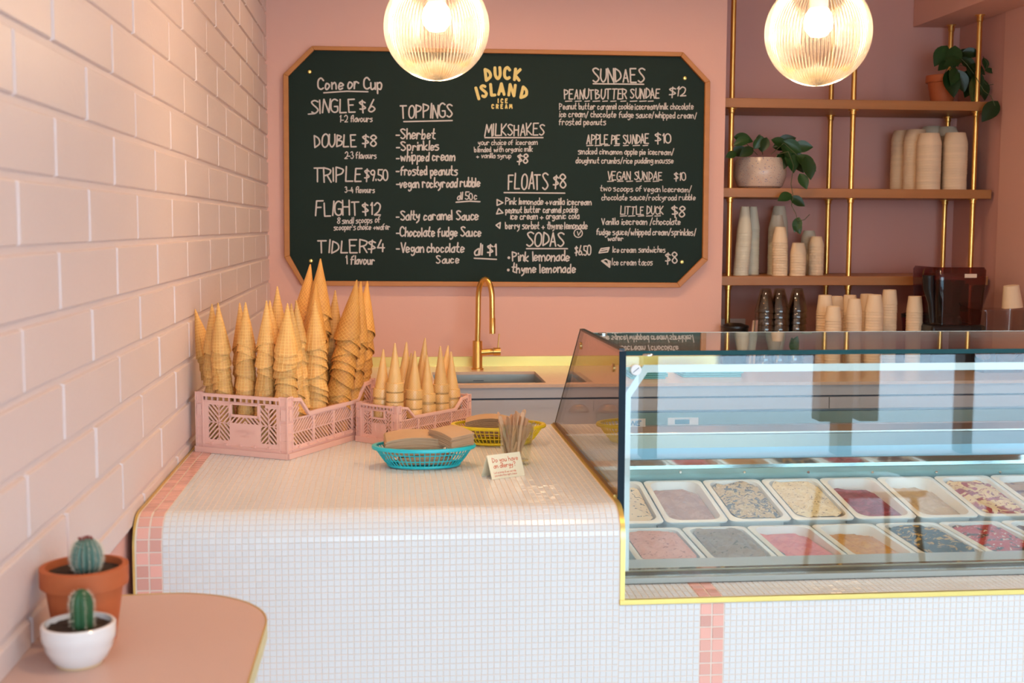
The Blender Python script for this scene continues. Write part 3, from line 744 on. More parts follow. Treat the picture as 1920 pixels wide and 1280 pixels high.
# ---- pans
def icecream_mat(name, c0, c1, c2, thr, scale, c3=None):
    m = bpy.data.materials.new(name); m.use_nodes = True; n = m.node_tree; L = n.links; b = n.nodes['Principled BSDF']
    t = n.nodes.new('ShaderNodeTexCoord'); nz = n.nodes.new('ShaderNodeTexNoise'); nz.inputs['Scale'].default_value = scale
    nz.inputs['Detail'].default_value = 6; nz.inputs['Distortion'].default_value = 1.2; L.new(t.outputs['Object'], nz.inputs[0])
    r = n.nodes.new('ShaderNodeValToRGB'); e = r.color_ramp.elements
    e[0].position = thr-.03; e[0].color = (*c0, 1); e[1].position = thr+.03; e[1].color = (*c1, 1)
    L.new(nz.outputs['Fac'], r.inputs[0])
    n2 = n.nodes.new('ShaderNodeTexNoise'); n2.inputs['Scale'].default_value = scale*3.1; L.new(t.outputs['Object'], n2.inputs[0])
    r2 = n.nodes.new('ShaderNodeValToRGB'); r2.color_ramp.elements[0].position = .63; r2.color_ramp.elements[1].position = .66
    L.new(n2.outputs['Fac'], r2.inputs[0]); mx = n.nodes.new('ShaderNodeMix'); mx.data_type = 'RGBA'
    L.new(r2.outputs[0], mx.inputs[0]); L.new(r.outputs[0], mx.inputs[6]); mx.inputs[7].default_value = (*c2, 1)
    L.new(mx.outputs[2], b.inputs['Base Color']); b.inputs['Roughness'].default_value = .6
    bp_ = n.nodes.new('ShaderNodeBump'); bp_.inputs['Strength'].default_value = .8; bp_.inputs['Distance'].default_value = .004
    L.new(nz.outputs['Fac'], bp_.inputs['Height']); L.new(bp_.outputs[0], b.inputs['Normal'])
    return m
def rrect(hx, hy, r, n=5):
    o = []
    for cx, cy, a0 in ((hx-r, hy-r, 0), (-hx+r, hy-r, pi/2), (-hx+r, -hy+r, pi), (hx-r, -hy+r, 3*pi/2)):
        for k in range(n+1): a = a0+pi/2*k/n; o.append((cx+r*cos(a), cy+r*sin(a)))
    return o
PW, PL, PH = .164, .305, .075
def pan_mesh():
    mb = MB(); rings = []
    for hx, hy, r, z in ((PW/2-.014, PL/2-.016, .03, -PH), (PW/2-.010, PL/2-.010, .035, -.006), (PW/2-.001, PL/2-.001, .018, -.006), (PW/2, PL/2, .018, -.002),
                         (PW/2-.002, PL/2-.002, .017, 0), (PW/2-.013, PL/2-.013, .034, 0), (PW/2-.017, PL/2-.020, .036, -.02), (PW/2-.022, PL/2-.026, .034, -PH+.004)):
        i = len(mb.v); mb.v += [(x, y, z) for x, y in rrect(hx, hy, r)]; rings.append(i)
    n = 24
    for a, b in zip(rings, rings[1:]):
        for k in range(n): mb.f.append((a+k, a+(k+1) % n, b+(k+1) % n, b+k))
    mb.f.append(tuple(range(rings[0], rings[0]+n))); mb.f.append(tuple(range(rings[-1], rings[-1]+n)))
    return mb.mesh('pan', M_pan, True, 50)
pan_me = pan_mesh()
def ice_mesh(m, fill, scoop, seed):
    rn = random.Random(seed); ph = [rn.uniform(0, 6) for _ in range(6)]
    mb = MB(); nr, n = 12, 24
    ed_ = rrect(PW/2-.0185, PL/2-.0215, .036)
    for j in range(nr+1):
        t = j/nr
        for x, y in ed_:
            X, Y = x*t, y*t
            z = fill*.5+.009-.007*t*t*t+.0035*sin(X*70+ph[0])*sin(Y*55+ph[1])+.0022*sin(X*150+Y*90+ph[2])+.0015*sin(Y*210+ph[3]-X*60)
            z -= scoop*max(0, (Y/PL*2))**1.5*.024+scoop*max(0, X/PW*2)*.012
            mb.v.append((X, Y, z))
    for j in range(nr):
        for k in range(n): mb.f.append((j*n+k, j*n+(k+1) % n, (j+1)*n+(k+1) % n, (j+1)*n+k))
    return mb.mesh('ice_cream', m, True, 60)
FL = [  # row, slot, fill, scoop, colours, label
 (1, 0, -.014, .2, ((.74, .62, .42), (.74, .62, .42), (.03, .10, .12), .45, 9), 'cream ice cream with big dark chocolate chunks, half hidden at left end'),
 (1, 1, -.020, .7, ((.34, .20, .17), (.40, .25, .21), (.34, .20, .17), .5, 8), 'pan of smooth mauve-brown ice cream in the back row'),
 (1, 2, -.008, .1, ((.52, .40, .22), (.08, .10, .12), (.70, .62, .45), .54, 18), 'pan of tan ice cream thickly scattered with dark crumbs'),
 (1, 3, -.008, .1, ((.78, .68, .46), (.72, .60, .36), (.30, .26, .18), .5, 12), 'pan of pale yellow cookie ice cream with grey-brown lumps'),
 (1, 4, -.026, .9, ((.20, .02, .05), (.30, .05, .09), (.16, .02, .04), .5, 9), 'nearly emptied pan of dark berry red ice cream'),
 (1, 5, -.026, .9, ((.50, .36, .20), (.56, .42, .25), (.50, .36, .20), .5, 7), 'part-scooped pan of plain tan ice cream beside the berry red one'),
 (1, 6, -.012, .3, ((.78, .60, .34), (.35, .06, .08), (.22, .05, .07), .52, 8), 'pan of cream ice cream rippled with maroon streaks'),
 (1, 7, -.014, .6, ((.36, .22, .12), (.12, .04, .05), (.36, .22, .12), .56, 9), 'pan of brown ice cream cut by the right edge, in the back row'),
 (2, 0, -.008, .0, ((.74, .42, .38), (.70, .38, .34), (.45, .22, .20), .5, 9), 'pan of pale pink speckled ice cream at left end of front row'),
 (2, 1, -.008, .0, ((.24, .19, .14), (.28, .23, .17), (.08, .07, .05), .5, 9), 'pan of grey-brown ice cream in the front row'),
 (2, 2, -.018, .6, ((.74, .26, .30), (.66, .20, .25), (.74, .26, .30), .5, 8), 'part-scooped pan of rose pink ice cream in the front row'),
 (2, 3, -.022, .7, ((.60, .30, .07), (.66, .36, .10), (.50, .22, .05), .5, 7), 'part-scooped pan of caramel orange ice cream'),
 (2, 4, -.006, .1, ((.012, .05, .06), (.55, .36, .12), (.012, .05, .06), .56, 14), 'pan of near-black chocolate ice cream dusted with golden crumbs'),
 (2, 5, -.008, .2, ((.48, .05, .06), (.03, .03, .03), (.75, .62, .55), .55, 9), 'pan of raspberry red ice cream with black chunks and white pieces'),
 (2, 6, -.014, .4, ((.10, .05, .04), (.70, .66, .62), (.10, .05, .04), .56, 8), 'pan of dark brown and white swirled ice cream cut by the right edge')]
x1b = at(1250, 985, 'y', 3.03).x-.168; x2b = at(1276, 990, 'y', 3.0).x-.168
for row, k, fill, scoop, cc, lab in FL:
    if row == 1: cx = x1b+.168*(k+.5)-.001; cy, cz, tilt = 3.188, .752, radians(8.5)
    else: cx = x2b+.168*(k+.5)-.001; cy, cz, tilt = 2.850, .7225, radians(1.0)
    t = thing('ice_cream_pan', lab, 'ice cream', (cx, cy, cz), 'ice cream pans in the display case'); t.rotation_euler.x = tilt
    add('tray', pan_me, t)
    m = icecream_mat('ice_cream_%d_%d' % (row, k), cc[0], cc[1], cc[2], cc[3], cc[4]*3)
    add('ice_cream', ice_mesh(m, fill, scoop, row*10+k), t)

# ================================================================= SHELVING in the alcove
SHZ = [2.034, 1.648, 1.263]; SHT = .040; PYF, PYB = 5.34, 5.62
shx1 = at(1866, 190, 'y', 5.30).x
shelf = thing('alcove_shelving', 'three timber shelves threaded on slim brass poles in the dusky pink alcove', 'shelves', (2.05, 5.48, ZB))
for z in SHZ: build('shelf_board', MB().box(XE+.004, 5.30, z-SHT, shx1, 5.685, z), M_oak, shelf, bevel=.002)
PX = [at(1370, 300, 'y', PYF).x, at(1597, 300, 'y', PYF).x, at(1829, 250, 'y', PYF).x]
for x in PX:
    for y in (PYF, PYB):
        zt = bz if x > bx else ZC
        p = build('pole', MB().tube([(x, y, ZB), (x, y, zt)], .0115, 18), M_brass, shelf, smooth=True)
        cl = MB()
        for z in [s for s in SHZ]+[zt, ZB+.0]:
            a, b = (z-SHT-.022, z-SHT) if z in SHZ else ((z-.03, z) if z == zt else (z, z+.02))
            cl.lathe([(.0119, a), (.0145, a+.002), (.0145, b-.005), (.022, b-.004), (.022, b)], 20, (x, y, 0))
        build('collars', cl, M_brass, p, smooth=True)

# ---- stacks of paper cups
def cup_mesh(rt, rr, h, m, name='cup'):
    t = .0012
    return MB().lathe([(.0001, -.002), (rt-.003, -.002), (rt-.002, 0), (rt, -.001), (rr-.0014, -h+.0125), (rr-.0008, -h+.003), (rr+.0002, -h+.0025), (rr+.0002, -h+.0006), (rr-.0003, -h), (rr-.0028, -h), (rt-.003, -.006), (.0001, -.006)], 22).mesh(name, m, True, 50)
ORD = 'topmost second third fourth fifth sixth seventh eighth ninth tenth eleventh twelfth thirteenth fourteenth fifteenth sixteenth seventeenth eighteenth nineteenth twentieth'.split()
def nth(i): return ORD[i] if i < 20 else 'twenty-'+('first second third fourth fifth sixth seventh eighth ninth'.split()[i-20] if i < 29 else 'ninth')
CUPN = [0]
hidden = {}
def cup_stack(px, topy, Y, zbase, topw, rimw, conepx, pitch, desc, m=None, lean=0, group='paper cups on the shelves', visz=0, individual=True, mname='paper_cup', cat='cup'):
    m = m or M_cup
    T = at(px, topy, 'y', Y); k = (T-CAM).dot(_F)/FPX
    rt, rr, h = topw*k/2, rimw*k/2, conepx*k*1.25
    me = cup_mesh(rt, rr, h, m)
    n = max(1, int(round((T.z-zbase-h)/pitch))+1); pitch = (T.z-zbase-h)/max(1, n-1)
    for i in range(n):
        z = T.z-i*pitch; f = (T.z-z)/(T.z-zbase)
        X = T.x+lean*f+random.uniform(-.0006, .0006); yy = Y+random.uniform(-.0006, .0006)
        if individual and z-h > visz and CUPN[0] < 296:
            o = add(mname, me, None, (X, yy, z)); CUPN[0] += 1
            lb = nth(i)+' cup down in '+desc
            tag(o, lb, cat, group)
        else:
            q = cup_mesh(rt, rr, h, m, 'tmp'); b = hidden.setdefault(m.name, [[], []]); o0 = len(b[0])
            b[0] += [(v.co.x+X, v.co.y+yy, v.co.z+z) for v in q.vertices]; b[1] += [tuple(o0+j for j in p.vertices) for p in q.polygons]
            bpy.data.meshes.remove(q)
S2, S3 = SHZ[1], SHZ[2]
cup_stack(1743, 250, 5.37, S2, 36, 46, 18, .0115, 'front left wide stack at right, middle shelf')
cup_stack(1792, 249, 5.37, S2, 36, 46, 18, .0115, 'wide stack nearest the right front pole, middle shelf')
cup_stack(1718, 243, 5.47, S2, 34, 45, 17, .0125, 'wide stack behind the front two, middle shelf', visz=S2+.09)
cup_stack(1694, 245, 5.57, S2, 34, 44, 17, .0125, 'leftmost wide stack, middle shelf', visz=S2+.09)
cup_stack(1748, 237, 5.60, S2, 32, 44, 12, .0115, 'greyish wide stack at the back, left one, middle shelf', M_cupg, visz=S2+.16)
cup_stack(1776, 238, 5.56, S2, 32, 44, 14, .0115, 'greyish wide stack at the back, right one, middle shelf', M_cupg, visz=S2+.16)
cup_stack(1397, 387, 5.40, S3, 16, 29, 40, .0115, 'tall leftmost stack, bottom shelf', M_cupg, lean=-.022)
cup_stack(1412, 387, 5.50, S3, 14, 27, 34, .0125, 'tall stack second from left, bottom shelf', M_cupg)
cup_stack(1461, 386, 5.60, S3, 22, 34, 30, .0125, 'greyish tallest stack behind the vine, bottom shelf', M_cupg, lean=.01)
cup_stack(1457, 403, 5.50, S3, 20, 32, 24, .0125, 'greyish second tallest stack behind the vine, bottom shelf', M_cupg)
cup_stack(1463, 425, 5.37, S3, 20, 29, 24, .0115, 'stack under the hanging vine, bottom shelf', lean=.005)
cup_stack(1497, 455, 5.36, S3, 22, 30, 17, .0115, 'short stack right of the hanging vine')
cup_stack(1531, 443, 5.44, S3, 19, 29, 16, .0125, 'rightmost stack, bottom shelf')
cup_stack(1517, 432, 5.56, S3, 20, 29, 15, .0125, 'greyish stack behind the rightmost, bottom shelf', M_cupg)
VZ = 1.02
cup_stack(1547, 553, 5.12, ZB, 24, 31, 26, .0115, 'leftmost stack, alcove worktop', visz=VZ)
cup_stack(1563, 574, 4.98, ZB, 24, 31, 22, .0115, 'lowest front stack, alcove worktop', visz=VZ)
cup_stack(1569, 555, 5.22, ZB, 22, 30, 20, .0115, 'rear stack behind the lowest one, alcove worktop', visz=VZ)
cup_stack(1594, 553, 5.21, ZB, 23, 31, 26, .0115, 'rear stack just right of the lowest one, alcove worktop', visz=VZ)
cup_stack(1602, 560, 5.04, ZB, 22, 30, 23, .0115, 'second front stack from left, alcove worktop', visz=VZ)
cup_stack(1626, 551, 5.21, ZB, 24, 32, 26, .0115, 'stack half hidden behind the widest, alcove worktop', visz=VZ)
cup_stack(1640, 552, 5.03, ZB, 25, 35, 26, .0115, 'widest stack, alcove worktop', visz=VZ)
cup_stack(1668, 543, 5.14, ZB, 24, 30, 22, .0115, 'tallest stack, alcove worktop', visz=VZ)
cup_stack(1716, 555, 5.10, ZB, 24, 31, 24, .0115, 'lone stack left of the burgundy blender', visz=VZ)
i = 0
V = []; Fc = []; mats = []; mi = []
for k, (vs, fs) in hidden.items():
    o0 = len(V); V += vs; Fc += [tuple(o0+j for j in f) for f in fs]; mats.append(MATS[k]); mi += [len(mats)-1]*len(fs)
me = bpy.data.meshes.new('rear_paper_cups'); me.from_pydata(V, [], Fc); me.update()
for m in mats: me.materials.append(m)
me.polygons.foreach_set('material_index', mi); me.polygons.foreach_set('use_smooth', [True]*len(mi)); me.set_sharp_from_angle(angle=radians(50))
tag(add('rear_paper_cups', me), 'remaining pale paper cups in the rear stacks and hidden stack bottoms of the alcove', 'cups', 'paper cups on the shelves', 'stuff')
# clear beakers
M_clear = glass('smoky_clear_cup', (.74, .68, .58), 1.5, extra=.03)
for i, (px, d) in enumerate(((1436, 'left'), (1462, 'middle'), (1500, 'right'))):
    T = at(px, 541, 'y', 5.12); me = cup_mesh(.022, .045, .10, M_clear)
    for j in range(10):
        z = T.z-.026*j
        if z-.10 < ZB-.001: break
        tag(add('clear_cup', me, None, (T.x+[0, .001, -.012][i]*j/9, 5.12+.03*(i == 2), z)), nth(j)+' clear cup down in the %s stack under the bottom shelf' % d, 'cup', 'clear cups on the alcove worktop')

# ---- plants
def leaf_mesh(L, W):
    mb = MB(); n = 8
    for j in range(n+1):
        t = j/n; w_ = W/2*(sin(pi*min(1, t*1.0))**.75)*(1.25-.75*t) if 0 < t < 1 else 0
        y = L*t-.12*L*(1-t)**3; dz = -.12*L*t*t
        for s in (-1, -.5, 0, .5, 1):
            back = -.10*L*abs(s)*(1-t)**2 if t < .5 else 0
            mb.v.append((s*w_, y+back, dz+abs(s)*w_*.28))
    for j in range(n):
        for k in range(4): a = j*5+k; mb.f.append((a, a+1, a+6, a+5))
    return mb.mesh('leaf', M_leaf, True, 80)
LEAF = leaf_mesh(1, .8)
def put_leaf(parent, x, y, Y, size, ang, face=.0, name='leaf'):
    """leaf whose base sits at pixel (x, y); ang = direction of its tip in the picture plane (deg, 0 = right)"""
    P = at(x, y, 'y', Y); k = (P-CAM).dot(_F)/FPX*1.15
    a = radians(ang); d = Vector((cos(a), random.uniform(-.45, -.05), sin(a))).normalized()
    n = Vector((random.uniform(-.35, .35)+face, -1, random.uniform(.1, .7))); n = (n-d*n.dot(d)).normalized(); s = d.cross(n)
    o = add(name, LEAF, parent); M = Matrix((s, d, n)).transposed().to_4x4(); sc = size*k
    o.matrix_local = Matrix.Translation(P-wloc(parent)) @ M @ Matrix.Scale(sc, 4)
    return P
def pot(name_, label, px, rimy, Y, zb, rtop, rbot, h, group=None):
    X = at(px, rimy, 'y', Y).x
    t = thing(name_, label, 'plant', (X, Y, zb), group)
    o = build('pot', MB().lathe([(rbot, 0), (rtop*.88, h*.74), (rtop*.89, h*.745), (rtop, h*.75), (rtop, h*.99), (rtop-.003, h), (rtop-.008, h), (rtop-.010, h*.90), (rbot*.85, h*.2), (.0001, h*.2)], 48, (X, Y, zb), cap0=True), M_terra, t, smooth=True)
    soil = MB(); nr, n = 7, 36
    for j in range(nr+1):
        for k in range(n):
            r = (rtop-.009)*j/nr; a = 2*pi*k/n
            soil.v.append((X+r*cos(a), Y+r*sin(a), zb+h*.91+random.uniform(-.0016, .0016)))
    for j in range(nr):
        for k in range(n): soil.f.append((j*n+k, j*n+(k+1) % n, (j+1)*n+(k+1) % n, (j+1)*n+k))
    build('soil', soil, M_soil, t, smooth=True)
    return t
pl = pot('potted_vine', 'leafy vine in a terracotta pot at the right end of the top shelf', 1768, 133, 5.44, SHZ[0], .073, .047, .128)
for a in ((1772, 92, 34, 235), (1790, 93, 34, 260), (1798, 104, 26, 10), (1806, 112, 26, 320), (1797, 112, 28, 200), (1776, 118, 22, 215), (1818, 120, 28, 290), (1824, 124, 26, 330),
          (1780, 140, 40, 275), (1772, 145, 26, 250), (1798, 138, 32, 290), (1790, 132, 28, 250), (1813, 138, 30, 260), (1828, 150, 38, 265), (1838, 152, 34, 280), (1850, 132, 15, 350), (1845, 112, 18, 280),
          (1866, 196, 36, 230), (1810, 98, 24, 350), (1830, 140, 26, 300), (1782, 100, 26, 300), (1820, 158, 26, 240)):
    put_leaf(pl, a[0], a[1], 5.40+random.uniform(-.07, .05) if a[1] < 180 else 5.262, a[2], a[3])
def vine(parent, pts, Y, r=.0016):
    build('stem', MB().tube([at(x, y, 'y', Y-.01*(i % 2)) for i, (x, y) in enumerate(pts)], r, 6), M_stem, parent, smooth=True)
vine(pl, [(1770, 140), (1782, 118), (1800, 108), (1812, 120), (1826, 138), (1842, 150), (1852, 160), (1868, 157), (1886, 149)], 5.36)
vine(pl, [(1770, 140), (1790, 120), (1815, 125), (1838, 140), (1848, 132), (1852, 118), (1843, 106)], 5.38)
vine(pl, [(1830, 145), (1845, 170), (1858, 180), (1866, 198)], 5.27)
bwx = at(1425, 320, 'y', 5.46).x
bw = thing('planter_bowl', 'speckled cream ceramic bowl with a trailing green vine on the middle shelf', 'plant', (bwx, 5.46, SHZ[1]))
def speckle():
    m = bpy.data.materials.new('speckled_glaze'); m.use_nodes = True; n = m.node_tree; L = n.links; b = n.nodes['Principled BSDF']
    t = n.nodes.new('ShaderNodeTexCoord'); base = (.70, .54, .42, 1); prev = None
    for sc, col, th in ((55, (.10, .12, .30, 1), .07), (70, (.55, .16, .10, 1), .07), (90, (.25, .2, .2, 1), .06)):
        mp = n.nodes.new('ShaderNodeMapping'); mp.inputs['Scale'].default_value = (1, 1, 2.2); mp.inputs['Location'].default_value = (sc, 0, 0); L.new(t.outputs['Object'], mp.inputs[0])
        v = n.nodes.new('ShaderNodeTexVoronoi'); v.inputs['Scale'].default_value = sc; L.new(mp.outputs[0], v.inputs[0])
        r = n.nodes.new('ShaderNodeMath'); r.operation = 'LESS_THAN'; r.inputs[1].default_value = .15; L.new(v.outputs['Distance'], r.inputs[0])
        mx = n.nodes.new('ShaderNodeMix'); mx.data_type = 'RGBA'; L.new(r.outputs[0], mx.inputs[0]); mx.inputs[7].default_value = col
        if prev: L.new(prev, mx.inputs[6])
        else: mx.inputs[6].default_value = base
        prev = mx.outputs[2]
    L.new(prev, b.inputs['Base Color']); b.inputs['Roughness'].default_value = .25
    return m
build('bowl', MB().lathe([(.080, 0), (.100, .012), (.116, .055), (.117, .085), (.108, .125), (.103, .138), (.098, .138), (.104, .12), (.11, .08), (.06, .03), (.0001, .03)], 48, (bwx, 5.46, SHZ[1]), cap0=True), speckle(), bw, smooth=True)
build('soil', MB().lathe([(.0001, .118), (.103, .116)], 30, (bwx, 5.46, SHZ[1])), M_soil, bw)
for a in ((1382, 258, 28, 350), (1400, 262, 24, 200), (1408, 280, 24, 210), (1395, 282, 26, 190), (1377, 288, 18, 200), (1424, 258, 24, 280), (1436, 262, 22, 250), (1452, 264, 26, 340), (1462, 268, 28, 20),
          (1475, 268, 30, 330), (1480, 285, 36, 280), (1470, 290, 32, 250), (1488, 290, 34, 300), (1500, 296, 34, 320), (1512, 300, 34, 280), (1502, 330, 24, 290), (1455, 275, 26, 10), (1492, 275, 28, 0),
          (1480, 366, 24, 200), (1486, 372, 24, 330), (1497, 412, 22, 250), (1492, 418, 20, 290), (1468, 272, 26, 300), (1416, 275, 20, 60)):
    put_leaf(bw, a[0], a[1], 5.38+random.uniform(-.09, .06) if a[1] < 300 else 5.27, a[2], a[3])
vine(bw, [(1455, 290), (1478, 284), (1488, 310), (1483, 345), (1487, 368), (1484, 385), (1492, 400), (1496, 414), (1508, 412), (1518, 402)], 5.27)
vine(bw, [(1420, 290), (1400, 270), (1384, 262)], 5.40); vine(bw, [(1430, 290), (1428, 268), (1425, 252)], 5.42); vine(bw, [(1445, 290), (1470, 268), (1500, 296), (1512, 315)], 5.34)

# ---- blender in its sound hood, jug, lid, tub, socket
M_hood = glass('burgundy_hood', (.50, .20, .20), 1.5, extra=.01); M_jug = glass('burgundy_jug', (.45, .13, .15), 1.5, extra=.02)
a0, a1 = at(1752, 612, 'y', 4.97), at(1852, 501, 'y', 4.97)
bl = thing('blender', 'commercial blender under a burgundy see-through hood on a black base', 'blender', ((a0.x+a1.x)/2, 5.08, ZB))
build('base', MB().box(a0.x-.012, 4.965, ZB, a1.x+.004, 5.22, a0.z+.004), M_black, bl, bevel=.012, seg=3)
pr = [(p[0], p[1]) for p in rrect((a1.x-a0.x)/2, .125, .035, 5)]
cx, cy = (a0.x+a1.x)/2, 5.09
hd = MB(); H0, H1 = a0.z+.005, a1.z
for z, s in ((H0, .93), (H0+.08, .98), (H1-.06, 1.04), (H1-.012, 1.04), (H1, .98)):
    hd.v += [(cx+x*s, cy+y*s, z) for x, y in pr]
for j in range(4):
    for k in range(24): hd.f.append((j*24+k, j*24+(k+1) % 24, (j+1)*24+(k+1) % 24, (j+1)*24+k))
hd.f.append(tuple(96+k for k in range(24)))
build('sound_hood', hd, M_hood, bl, smooth=True)
build('hinge_arm', MB().tube([(a0.x-.02, 5.0, H1-.035), (a0.x-.018, 5.0, H1-.09), (a0.x-.004, 5.0, H1-.15), (a0.x+.005, 5.0, H0+.01)], [.026, .022, .014, .011], 14), M_black, bl, smooth=True)
build('jug', MB().lathe([(.045, 0), (.050, .02), (.068, .17), (.070, .172), (.066, .172), (.046, .02)], 28, (cx, cy, H0+.012)).box(cx+.06, cy-.01, H0+.05, cx+.085, cy+.01, H0+.17), M_jug, bl, smooth=True)
build('jug_collar', MB().lathe([(.058, 0), (.058, .02), (.048, .035), (.0001, .035)], 28, (cx, cy, H0), cap0=True), M_black, bl, smooth=True)
pp = at(1820, 517, 'y', 4.955)
build('name_plate', MB().box(pp.x-.026, 4.953, pp.z-.008, pp.x+.026, 4.956, pp.z+.008), mat('plate_cream', (.75, .6, .45), .5), bl)
p = at(1722, 586, 'y', 5.25)
t = thing('blender_jug', 'dark burgundy lidded jug behind the lone cup stack', 'jug', (p.x, 5.25, ZB))
build('jug_body', MB().lathe([(.05, 0), (.055, .02), (.072, p.z-ZB-.02), (.068, p.z-ZB-.02)], 28, (p.x, 5.25, ZB), cap0=True), mat('burgundy_plastic', (.10, .012, .02), .2), t, smooth=True)
build('lid', MB().lathe([(.074, p.z-ZB-.02), (.074, p.z-ZB-.006), (.045, p.z-ZB), (.0001, p.z-ZB)], 28, (p.x, 5.25, ZB), cap0=True), M_black, t, smooth=True)
p = at(1378, 605, 'y', 5.2)
t = thing('ice_bucket', 'low dark lidded bucket on the alcove worktop beside the left brass pole', 'bucket', (p.x, 5.2, ZB))
build('pail', MB().lathe([(.05, 0), (.058, p.z-ZB-.02), (.0595, p.z-ZB-.018)], 32, (p.x, 5.2, ZB), cap0=True), M_black, t, smooth=True)
build('lid', MB().lathe([(.061, p.z-ZB-.02), (.060, p.z-ZB-.012), (.03, p.z-ZB-.002), (.0001, p.z-ZB)], 32, (p.x, 5.2, ZB), cap0=True), M_black, t, smooth=True)
p2 = at(1409, 614, 'y', 5.08); q2 = at(1417, 600, 'y', 5.06)
t = tag(build('tongs', MB().bar((p2.x-.006, 5.08, ZB), (q2.x-.008, 5.06, q2.z), .012, .003).bar((p2.x+.012, 5.08, ZB), (q2.x+.004, 5.06, q2.z), .012, .003), M_steelm, None, bevel=.0008), 'steel tongs leaning upright beside the dark bucket', 'tongs')
a0, a1 = at(1347, 616, 'y', YA-.001), at(1374, 597, 'y', YA-.001); a0.x = XE+.012
so = thing('wall_socket', 'white double wall socket low behind the left brass pole', 'socket', (XE+.05, YA, a0.z))
build('face_plate', MB().box(XE+.008, YA-.008, a0.z, a1.x+.06, YA-.0005, a1.z), M_white, so, bevel=.002)
build('switch', MB().box(a1.x+.03, YA-.012, a0.z+.022, a1.x+.045, YA-.008, a1.z-.012), M_white, so)
M_tub = glass('clear_tub', (.80, .74, .70), 1.5, extra=.03)
a0, a1 = at(1843, 617, 'y', 4.85), at(1935, 581, 'y', 4.85)
tb = thing('plastic_tub', 'clear plastic tub of lids at the right edge of the alcove worktop', 'tub', ((a0.x+a1.x)/2, 4.92, ZB))
cx, cy = (a0.x+a1.x)/2, 4.93; hw = (a1.x-a0.x)/2
pr = rrect(hw, .075, .02, 5); tm = MB()
for z, s in ((ZB+.001, .86), (a1.z-.006, 1.0), (a1.z-.005, 1.06), (a1.z, 1.06), (a1.z, 1.0)):
    tm.v += [(cx+x*s, cy+y*s, z) for x, y in pr]
for j in range(4):
    for k in range(24): tm.f.append((j*24+k, j*24+(k+1) % 24, (j+1)*24+(k+1) % 24, (j+1)*24+k))
tm.f.append(tuple(range(24))[::-1])
build('box', tm, M_tub, tb, smooth=True)
for i in range(7):
    m = MB().lathe([(.0001, 0), (.032, 0), (.034, .004), (.031, .004), (.0001, .003)], 20)
    m.xf(Matrix.Translation((cx-hw*.6+i*.027, cy+.01*(i % 2), ZB+.07+.05*(i % 2))) @ Matrix.Rotation(radians(40+17*i), 4, 'X') @ Matrix.Rotation(radians(35*i), 4, 'Y'))
    tag(build('cup_lid', m, mat('brown_lid', (.30, .16, .10), .4), None, smooth=True), 'loose brown cup lid inside the clear plastic tub', 'lid', 'lids in the clear tub')
p = at(1895, 557, 'y', 4.93); k_ = (p-CAM).dot(_F)/FPX
c = add('paper_cup', cup_mesh(14*k_, 19*k_, 42*k_, M_cup)); c.location = (p.x, 4.93, a1.z+42*k_+.004); c.rotation_euler = (0, radians(-6), 0)
tag(c, 'single tilted paper cup sitting upside down on the clear plastic tub', 'cup', 'paper cups on the shelves')

# ---- cloths on the bench (seen through the case)
for x0, x1, y0, lab in ((1186, 1250, 4.76, 'folded turquoise cloth on the worktop right of the small sink'), (1284, 1392, 4.80, 'larger folded turquoise cloth further right on the worktop')):
    A, B = at(x0, 715, 'y', y0).x, at(x1, 715, 'y', y0).x
    t = thing('folded_cloth', lab, 'cloth', ((A+B)/2, y0, ZB), 'folded cloths on the worktop')
    for i in range(4):
        z = ZB+i*.0075; g = random.uniform(-.006, .006)
        prf = [(A+g, z+.001), (A+g-.004, z+.0035), (A+g, z+.0065), (B+g, z+.0068), (B+g, z+.0005)]
        build('fold', MB().extr([(x, y0, zz_) for x, zz_ in prf], (0, .17, 0)), M_towel, t, bevel=.0015)
p = at(1360, 703, 'y', 4.84)
tag(build('palette_knife', MB().box(p.x-.06, 4.84, ZB+.0305, p.x+.07, 4.875, ZB+.034).box(p.x-.15, 4.85, ZB+.030, p.x-.055, 4.867, ZB+.040), M_steelm, None, bevel=.001), 'steel spatula lying on the larger turquoise cloth', 'spatula')

